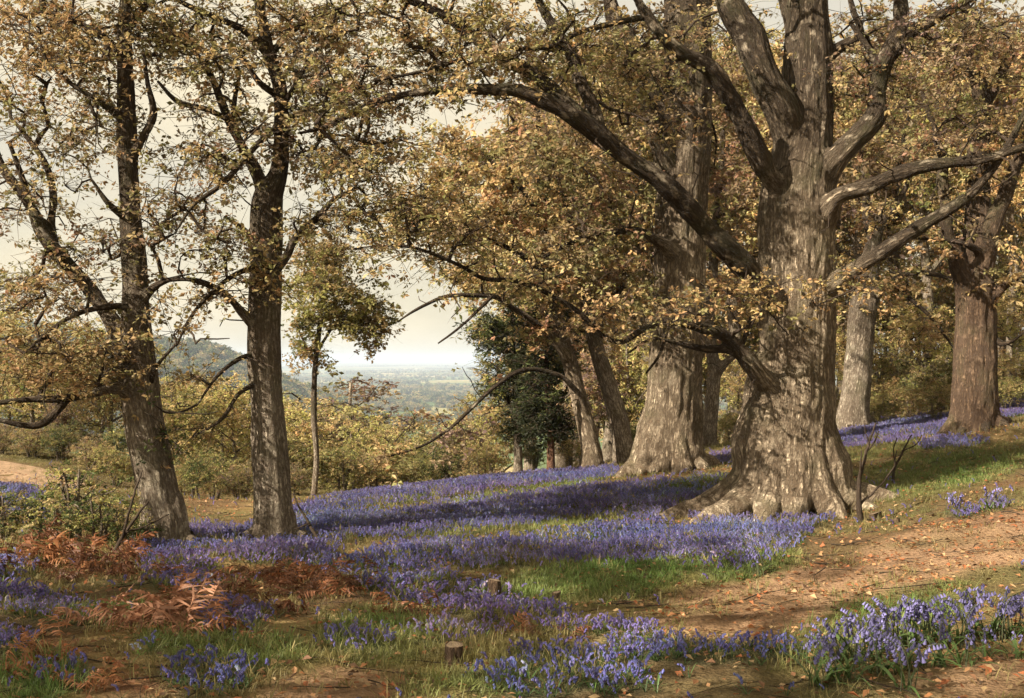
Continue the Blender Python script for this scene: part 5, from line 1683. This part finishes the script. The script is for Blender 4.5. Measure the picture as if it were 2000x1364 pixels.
# fallen twigs and bits of bark
tb = Bag()
x, y, z, u, v = candidates(900, 3.8, 18)
for i in range(len(x)):
    a, L = srng.uniform(0, 6.28), srng.uniform(.06, .45) * (1 if srng.random() < .85 else 2)
    t = np.linspace(-.5, .5, 5)
    pp = np.stack([x[i] + np.cos(a) * L * t + srng.normal(0, .02, 5) * L, y[i] + np.sin(a) * L * t + srng.normal(0, .05, 5) * L, np.zeros(5)], 1)
    pp[:, 2] = gz(pp[:, 0], pp[:, 1]) + .008 + srng.uniform(0, .02)
    vv, qq, tt, bb = tube(pp, np.linspace(1, .4, 5) * srng.uniform(.002, .007), 4, False, i * .1)
    tb.add(vv, qq, None, None, bb)
tag(add_obj('fallen_twigs', tb.mesh('fallen_twigs', M_TWIG)), 'fallen twigs scattered over the slope', 'twigs', kind='stuff')


# ------------------------------------------------------------------ bracken
def frond_mesh(seed, col, L=.40):
    """A withered frond: bent rachis, drooping crinkled pinnae of uneven length."""
    rng = np.random.default_rng(seed)
    b = Bag()
    k = 20
    t = np.linspace(0, 1, k)
    bend = rng.uniform(.5, .8)
    p = np.stack([L * (.5 * t + .3 * t * t), rng.uniform(-.12, .12) * L * np.sin(t * 3), L * (.8 * t - bend * t * t)], 1)
    v, q, _, _ = tube(p, np.linspace(.004, .0012, k), 3, False)
    b.add(v, q, None, np.array(col) * 1.15)
    for i in range(4, k):
        wl = L * .34 * math.sin(math.pi * min(1, (1 - t[i]) * 1.2 + .05)) ** .8
        for s in (-1, 1):
            if rng.random() < .12:
                continue
            w1 = wl * rng.uniform(.55, 1.1)
            dr = np.array([rng.normal(.4, .25), s * 1.0, rng.normal(-.15, .4)])
            dr /= np.linalg.norm(dr)
            sd = np.array([.8, -s * .3, rng.normal(0, .7)])
            m = 3
            tt = np.linspace(0, 1, m + 1)
            curl = np.array([rng.normal(0, .5), 0, -1.0])
            cc = p[i] + dr * (tt * w1)[:, None] + curl * (tt ** 2 * w1 * rng.uniform(.1, .8))[:, None]
            ww = L * .017 * np.array([.8, 1.3, .9, .1]) * rng.uniform(.7, 1.3, m + 1)
            vv = np.vstack([cc - sd * ww[:, None], cc + sd * ww[:, None]])
            qq = [[j, j + 1, m + 1 + j + 1, m + 1 + j] for j in range(m)]
            b.add(vv, qq, None, np.array(col) * rng.uniform(.5, 1.5))
    return b.mesh('frond', M_PLANT, False)


FR = {'russet': [frond_mesh(80 + i, (0.21, 0.085, 0.038)) for i in range(3)], 'pink': [frond_mesh(84 + i, (0.31, 0.155, 0.09)) for i in range(3)], 'dark': [frond_mesh(88 + i, (0.13, 0.055, 0.028)) for i in range(3)], 'orange': [frond_mesh(92 + i, (0.30, 0.13, 0.055)) for i in range(3)]}
brng = np.random.default_rng(99)


def bracken(u, v, colour, n, size, label):
    g = ground_at(u, v)
    o = empty('bracken_clump', g, brng.uniform(0, 6.28))
    tag(o, label, 'bracken', 'clumps of dead bracken')
    for k in range(int(n * 2.0)):
        f = add_obj('frond', FR[colour][k % 3], o)
        f.rotation_euler = (brng.normal(0, .4), brng.normal(.0, .5), k * 2.4 + brng.uniform(-.4, .4))
        s = size * brng.uniform(.5, 1.05)
        f.scale = (s, s, s)
        f.location = (brng.normal(0, .12), brng.normal(0, .12), 0)


for a in [(250, 1222, 'pink', 9, .95, 'bright pinkish bracken clump in the left foreground, leftmost of the lit patch'), (310, 1232, 'pink', 10, 1.05, 'bright pinkish bracken clump at the middle of the lit left foreground patch'), (372, 1225, 'pink', 9, .95, 'pinkish bracken clump at the right of the lit left foreground patch'),
          (340, 1196, 'russet', 8, .9, 'russet bracken clump just behind the bright pinkish patch'), (420, 1238, 'russet', 7, .8, 'small russet bracken clump right of the bright pinkish patch'),
          (30, 1096, 'russet', 9, 1.2, 'russet bracken at the left edge below the bank'), (85, 1105, 'orange', 9, 1.1, 'orange bracken second from the left edge below the bank'), (140, 1092, 'russet', 9, 1.1, 'russet bracken below the left green shrub'), (195, 1108, 'dark', 9, 1.1, 'dark bracken left of the leaning oak foot'), (245, 1100, 'russet', 8, 1.0, 'russet bracken against the leaning oak foot'), (60, 1070, 'dark', 8, 1.1, 'dark bracken on the left bank'), (160, 1128, 'dark', 8, .9, 'low dark bracken below the left bank row'),
          (500, 1130, 'dark', 8, .9, 'dark bracken below the straight left oak'), (560, 1135, 'russet', 8, .9, 'russet bracken right below the straight left oak'), (620, 1130, 'russet', 8, .9, 'russet bracken left of the pale sunlit flowers'), (675, 1142, 'dark', 8, .8, 'dark bracken under the pale sunlit flowers'), (450, 1150, 'dark', 7, .8, 'dark bracken between the leaning oak and the straight oak'), (570, 1165, 'dark', 7, .8, 'low dark bracken in the middle of the left slope'),
          (15, 1118, 'dark', 8, .9, 'dark bracken at the left edge under the russet one'), (110, 1068, 'russet', 8, 1.0, 'russet bracken tucked under the left green shrub'), (215, 1080, 'orange', 8, .9, 'orange bracken between the left shrub and the leaning oak'), (280, 1128, 'dark', 8, .9, 'dark bracken in front of the leaning oak'), (375, 1140, 'russet', 7, .8, 'russet bracken right in front of the leaning oak'), (650, 1165, 'russet', 7, .7, 'small russet bracken in the middle of the slope'), (520, 1200, 'dark', 7, .8, 'dark bracken right of the bright pinkish patch'), (85, 1275, 'orange', 8, .7, 'orange bracken in the bottom left corner, upper one'), (120, 1298, 'orange', 7, .65, 'orange bracken in the bottom left corner, lower one'), (215, 1335, 'orange', 7, .6, 'orange bracken at the bottom edge left of the blue flowers'), (775, 1205, 'russet', 7, .7, 'russet bracken left of the larger broken stump'), (830, 1200, 'dark', 6, .7, 'dark bracken above the larger broken stump'), (1000, 1240, 'orange', 6, .55, 'small orange bracken below the small cut stump'), (1075, 1250, 'dark', 6, .55, 'small dark bracken beside the blue drift in the centre foreground')]:
    bracken(*a)


# ------------------------------------------------------------------ single bluebell clumps along the near bank at right
def leaf_part(seed):
    rng = np.random.default_rng(seed)
    b = Bag()
    blade(b, np.zeros(3), np.array([.62, 0, 1.0]), np.array([0, 1.0, 0]), .30, .020, rng.uniform(.3, .6), np.array([0.085, 0.135, 0.04]) * rng.uniform(.8, 1.3), 5)
    return b.mesh('leaf', M_PLANT)


def stalk_parts(seed):
    rng = np.random.default_rng(seed)
    p, bells = flower_geometry(rng, .40)
    b = Bag()
    v, q, t, _ = tube(p, np.linspace(.0045, .002, len(p)), 5, False)
    b.add(v, q, None, np.array([0.10, 0.11, 0.06]))
    h = Bag()
    for top, dr, sz in bells:
        bell(h, top, dr, sz * .92, np.array([0.17, 0.155, 0.33]) * rng.uniform(.55, 1.7), 6)
    return b.mesh('flower_stalk', M_PLANT), h.mesh('flower_head', M_PLANT)


LEAVES = [leaf_part(100 + i) for i in range(4)]
STALKS = [stalk_parts(110 + i) for i in range(5)]
crng = np.random.default_rng(123)
ORD = ['first', 'second', 'third', 'fourth', 'fifth', 'sixth', 'seventh', 'eighth', 'ninth', 'tenth', 'eleventh', 'twelfth', 'thirteenth', 'fourteenth', 'fifteenth', 'sixteenth']


def bluebell_clump(u, v, ns, nl, size, label):
    g = ground_at(u, v)
    o = empty('bluebell_clump', g, crng.uniform(0, 6.28))
    tag(o, label, 'bluebell', 'bluebell clumps on the near bank at right')
    for k in range(nl):
        l = add_obj('leaf', LEAVES[k % 4], o)
        l.rotation_euler = (crng.normal(0, .12), crng.normal(0, .2), k * 2.4 + crng.uniform(-.4, .4))
        s = size * crng.uniform(.75, 1.2)
        l.scale = (s, s, s)
        l.location = (crng.normal(0, .025), crng.normal(0, .025), 0)
    for k in range(ns):
        st, hd = STALKS[k % 5]
        f = add_obj('flower_stalk', st, o)
        f.rotation_euler = (crng.normal(0, .12), crng.normal(0, .12), crng.uniform(0, 6.28))
        s = size * crng.uniform(.8, 1.15)
        f.scale = (s, s, s)
        f.location = (crng.normal(0, .04), crng.normal(0, .04), 0)
        add_obj('flower_head', hd, f)


rows = {'back': [(1995, 1245), (1965, 1250), (1930, 1252), (1895, 1256), (1862, 1262), (1828, 1268), (1795, 1262), (1762, 1270), (1730, 1272), (1698, 1286), (1664, 1290), (1632, 1296), (1602, 1304)],
        'front': [(1985, 1288), (1925, 1292), (1880, 1298), (1836, 1304), (1800, 1306), (1772, 1310), (1738, 1316), (1700, 1320), (1665, 1328), (1630, 1334), (1598, 1340)]}
for nm, lst in rows.items():
    for i, (u, v) in enumerate(lst):
        bluebell_clump(u + crng.uniform(-5, 5), v + crng.uniform(-4, 4), 7 if nm == 'back' else 3, 12 if nm == 'back' else 14, crng.uniform(.7, 1.1) * (.92 if nm == 'back' else .75), f'bluebell clump, {ORD[i]} from the right edge in the {nm} row of the near bank')
for u, v, lb in [(1872, 1012, 'lone bluebell clump on the bare slope right of the bare sapling'), (1932, 1000, 'lone bluebell clump on the bare slope nearest the right edge'), (1770, 1352, 'lone pale bluebell clump at the bottom edge on the red earth'), (1480, 1128, 'bluebell clump at the tip of the drift below the great oak')]:
    bluebell_clump(u, v, 5, 7, .9, lb)


# ------------------------------------------------------------------ stumps, sapling, sticks
def mat_wood_end(name):
    m, nt, out = new_mat(name)
    at = N(nt, 'ShaderNodeAttribute', attribute_name='bark')
    wv = N(nt, 'ShaderNodeTexWave', wave_type='RINGS', rings_direction='Z')
    wv.inputs['Scale'].default_value = 22.0
    wv.inputs['Distortion'].default_value = 3.0
    nt.links.new(at.outputs['Vector'], wv.inputs['Vector'])
    cr = N(nt, 'ShaderNodeMixRGB')
    cr.inputs[1].default_value = (0.09, 0.062, 0.036, 1)
    cr.inputs[2].default_value = (0.17, 0.118, 0.07, 1)
    nt.links.new(wv.outputs['Fac'], cr.inputs[0])
    pb = N(nt, 'ShaderNodeBsdfPrincipled')
    pb.inputs['Roughness'].default_value = .85
    nt.links.new(cr.outputs[0], pb.inputs['Base Color'])
    nt.links.new(pb.outputs[0], out.inputs['Surface'])
    return m


M_END = mat_wood_end('cut_wood')


def stump(u, v, r, h, tilt, slope, label, seed):
    rng = np.random.default_rng(seed)
    g = ground_at(u, v)
    o = empty('tree_stump', g, rng.uniform(0, 6.28))
    tag(o, label, 'stump')
    S, K = 18, 6
    an = np.linspace(0, 2 * math.pi, S, endpoint=False)
    lob = 1 + .12 * np.sin(an * 3 + 1) + .08 * np.sin(an * 5)
    vs_, bs = [], []
    for k in range(K):
        f = k / (K - 1)
        rr = r * (1.45 - .45 * min(1, f * 2.2)) * lob * (1 + rng.normal(0, .03, S))
        zz = -.06 + (h + .06) * f + slope * r * np.cos(an) * f
        vs_.append(np.stack([rr * np.cos(an) + tilt * h * f, rr * np.sin(an), zz], 1))
        bs.append(np.stack([rr * np.cos(an), rr * np.sin(an), zz], 1))
    vv, bb = np.vstack(vs_), np.vstack(bs)
    q = [[i * S + j, i * S + (j + 1) % S, (i + 1) * S + (j + 1) % S, (i + 1) * S + j] for i in range(K - 1) for j in range(S)]
    add_obj('bark', make_mesh('bark', vv, q, None, M_BARK4, True, None, bb), o)
    top = vs_[-1] * np.array([1, 1, 1]) + np.array([0, 0, -.004])
    cen = top.mean(0)
    v2 = np.vstack([top, cen + (top - cen) * .5 + np.array([0, 0, .004]), cen])
    q2 = [[j, (j + 1) % S, S + (j + 1) % S, S + j] for j in range(S)]
    t2 = [[S + j, S + (j + 1) % S, 2 * S] for j in range(S)]
    add_obj('cut_face', make_mesh('cut_face', v2, q2, t2, M_END, False, None, v2 - cen), o)


stump(968, 1168, .05, .15, .05, .2, 'small cut stump with pale top at the edge of the green patch', 1)
stump(886, 1292, .05, .10, -.2, .15, 'larger broken stump with slanting pale face in the centre foreground', 2)
stump(1086, 1176, .035, .08, .1, .2, 'tiny dark stump right of the small cut stump', 3)
stump(1708, 1012, .07, .06, .1, .3, 'low dark stump at the foot of the bare sapling', 4)
stump(1748, 1022, .05, .05, .1, .3, 'small dark stump right of the bare sapling', 5)


def sticks(name, label, cat, foot, D0, lines, mat=None):
    base = P(foot[0], foot[1], D0)
    base[2] = g1(base[0], base[1])
    o = empty(name, base)
    tag(o, label, cat)
    for i, l in enumerate(lines):
        p, r = traced(l, D0)
        if i == 0:
            p[0] = base + np.array([0, 0, -.05])
        w = resample(np.hstack([p, r[:, None]]), .06)
        v_, q_, t_, b_ = tube(w[:, :3] + np.random.default_rng(i).normal(0, .004, (len(w), 3)), np.maximum(w[:, 3], .002), 6, True, i * .2)
        add_obj('stem' if i == 0 else 'twig', make_mesh('stem' if i == 0 else 'twig', v_ - base, q_, t_, mat or M_TWIG, True, None, b_), o)


sticks('bare_sapling', 'thin dark bare sapling right of the great oak foot', 'sapling', (1680, 1012), 13.2,
       [[(1681, 1016, 0, 15), (1679, 990, 0, 11), (1677, 949, 0, 9), (1686, 905, 0, 7), (1697, 866, 0, 5), (1711, 826, 0, 3)], [(1680, 945, 0, 6), (1681, 905, -.05, 4), (1683, 880, -.05, 3)], [(1690, 890, 0, 4), (1710, 860, .1, 3), (1715, 842, .1, 2)],
        [(1679, 985, 0, 5), (1712, 955, .1, 4), (1745, 915, .2, 3), (1752, 880, .2, 2)], [(1697, 866, 0, 3), (1690, 842, 0, 2), (1688, 820, 0, 1.5)]])
sticks('bare_sapling', 'faint thin bare sapling further right of the great oak', 'sapling', (1742, 938), 15.6,
       [[(1742, 940, 0, 7), (1748, 915, 0, 5), (1762, 885, 0, 4), (1780, 850, 0, 2.5)], [(1750, 908, 0, 3), (1745, 880, 0, 2.5), (1752, 855, 0, 2)], [(1764, 882, 0, 2.5), (1790, 868, 0, 2), (1800, 850, 0, 1.5)]])
sticks('dead_branch', 'dark dead branch leaning on the leaning oak foot', 'branch', (212, 1092), 11.2,
       [[(212, 1094, 0, 9), (235, 1058, .1, 8), (258, 1020, .2, 6), (290, 980, .3, 4)], [(240, 1050, .1, 6), (252, 1000, .1, 5), (268, 950, .2, 4), (276, 920, .2, 2.5)], [(246, 1040, .1, 5), (280, 1030, .2, 3.5), (330, 1005, .3, 2.5)]])
sticks('dead_branch', 'thin dead stick propped right of the straight left oak', 'branch', (628, 1054), 12.8,
       [[(628, 1056, 0, 7), (612, 1036, .1, 6), (594, 1008, .2, 5), (572, 965, .3, 3)], [(604, 1022, .1, 4), (588, 1030, .1, 3), (575, 1034, .1, 2)]])


# ------------------------------------------------------------------ far woods
def far_crown(seed, pals, H=9.0, R=5.0):
    rng = np.random.default_rng(seed)
    b = Bag()
    cl = ellipsoid_clumps(46, (0, 0, H * .55), (R, R, H * .5), rng, -.9)
    pick = rng.integers(0, len(pals), len(cl))
    for i, pl in enumerate(pals):
        leaf_cloud(b, cl[pick == i], 1.9, 26, 1.3, pl, rng)
    return source('far_tree', b, M_LEAF, False)


V_FAR = [far_crown(130, ['green', 'olive']), far_crown(131, ['olive', 'oakdark']), far_crown(132, ['dark', 'green'])]
frng = np.random.default_rng(140)
nf = 4200
x = frng.uniform(-720, -160, nf)
y = frng.uniform(RIDGE - 220, RIDGE + 70, nf)
z = ridge_h(x, y) - .5
scatter('distant_wood', 'blue-green far wood covering the ridge at left', 'wood', np.stack([x, y, z], 1), np.stack([np.zeros(nf), np.zeros(nf), frng.uniform(0, 6.28, nf)], 1), frng.uniform(.7, 1.3, nf), np.ones((nf, 3)), frng.integers(0, 3, nf), V_FAR)
pts = []
for k in range(420):
    d = float(np.exp(frng.uniform(math.log(1000), math.log(11000))))
    xx = frng.uniform(-.32, .32) * d
    L = frng.uniform(40, 200) * (d / 1200) ** .6
    a = frng.normal(0, .35) if frng.random() < .8 else frng.uniform(0, 3.1)
    m = int(L / 9) + 2
    for t in np.linspace(-.5, .5, m):
        pts.append((xx + math.cos(a) * L * t + frng.normal(0, 4), d + math.sin(a) * L * t * 2 + frng.normal(0, 8), frng.uniform(.5, 1.2)))
pts = np.array(pts)
pts = pts[pts[:, 1] > 250]
x, y = pts[:, 0], pts[:, 1]
z = -62 + 16 * (noise2(x, y, 0.0009, 6.6) - 0.5) * np.clip(y / 1500, 0, 1) + 26 * np.clip((y - 5000) / 9000, 0, 1) * noise2(x, y, 0.00022, 1.2) - .6
nf = len(pts)
scatter('hedgerow_trees', 'far hedgerows and copses on the hazy plain', 'hedgerows', np.stack([x, y, z], 1), np.stack([np.zeros(nf), np.zeros(nf), frng.uniform(0, 6.28, nf)], 1), pts[:, 2], np.ones((nf, 3)), frng.integers(0, 3, nf), V_FAR)


# ------------------------------------------------------------------ the air between
def build_haze():
    m, nt, out = new_mat('haze')
    pv = N(nt, 'ShaderNodeVolumePrincipled')
    pv.inputs['Color'].default_value = (0.66, 0.78, 0.95, 1)
    pv.inputs['Density'].default_value = 0.00018
    pv.inputs['Anisotropy'].default_value = 0.0
    nt.links.new(pv.outputs[0], out.inputs['Volume'])
    X, Y0, Y1, Z0, Z1 = 33000.0, -60.0, 27000.0, -80.0, 60.0
    v = [(-X, Y0, Z0), (X, Y0, Z0), (X, Y1, Z0), (-X, Y1, Z0), (-X, Y0, Z1), (X, Y0, Z1), (X, Y1, Z1), (-X, Y1, Z1)]
    q = [(0, 3, 2, 1), (4, 5, 6, 7), (0, 1, 5, 4), (1, 2, 6, 5), (2, 3, 7, 6), (3, 0, 4, 7)]
    tag(add_obj('haze', make_mesh('haze', v, q, None, m, False)), 'thin blue haze over valley and plain', 'haze', kind='stuff')


build_haze()
TRIS = (sum(sum(len(p.vertices) - 2 for p in m.polygons) if len(m.polygons) < 2000 else len(m.loops) - 2 * len(m.polygons) for m in bpy.data.meshes))
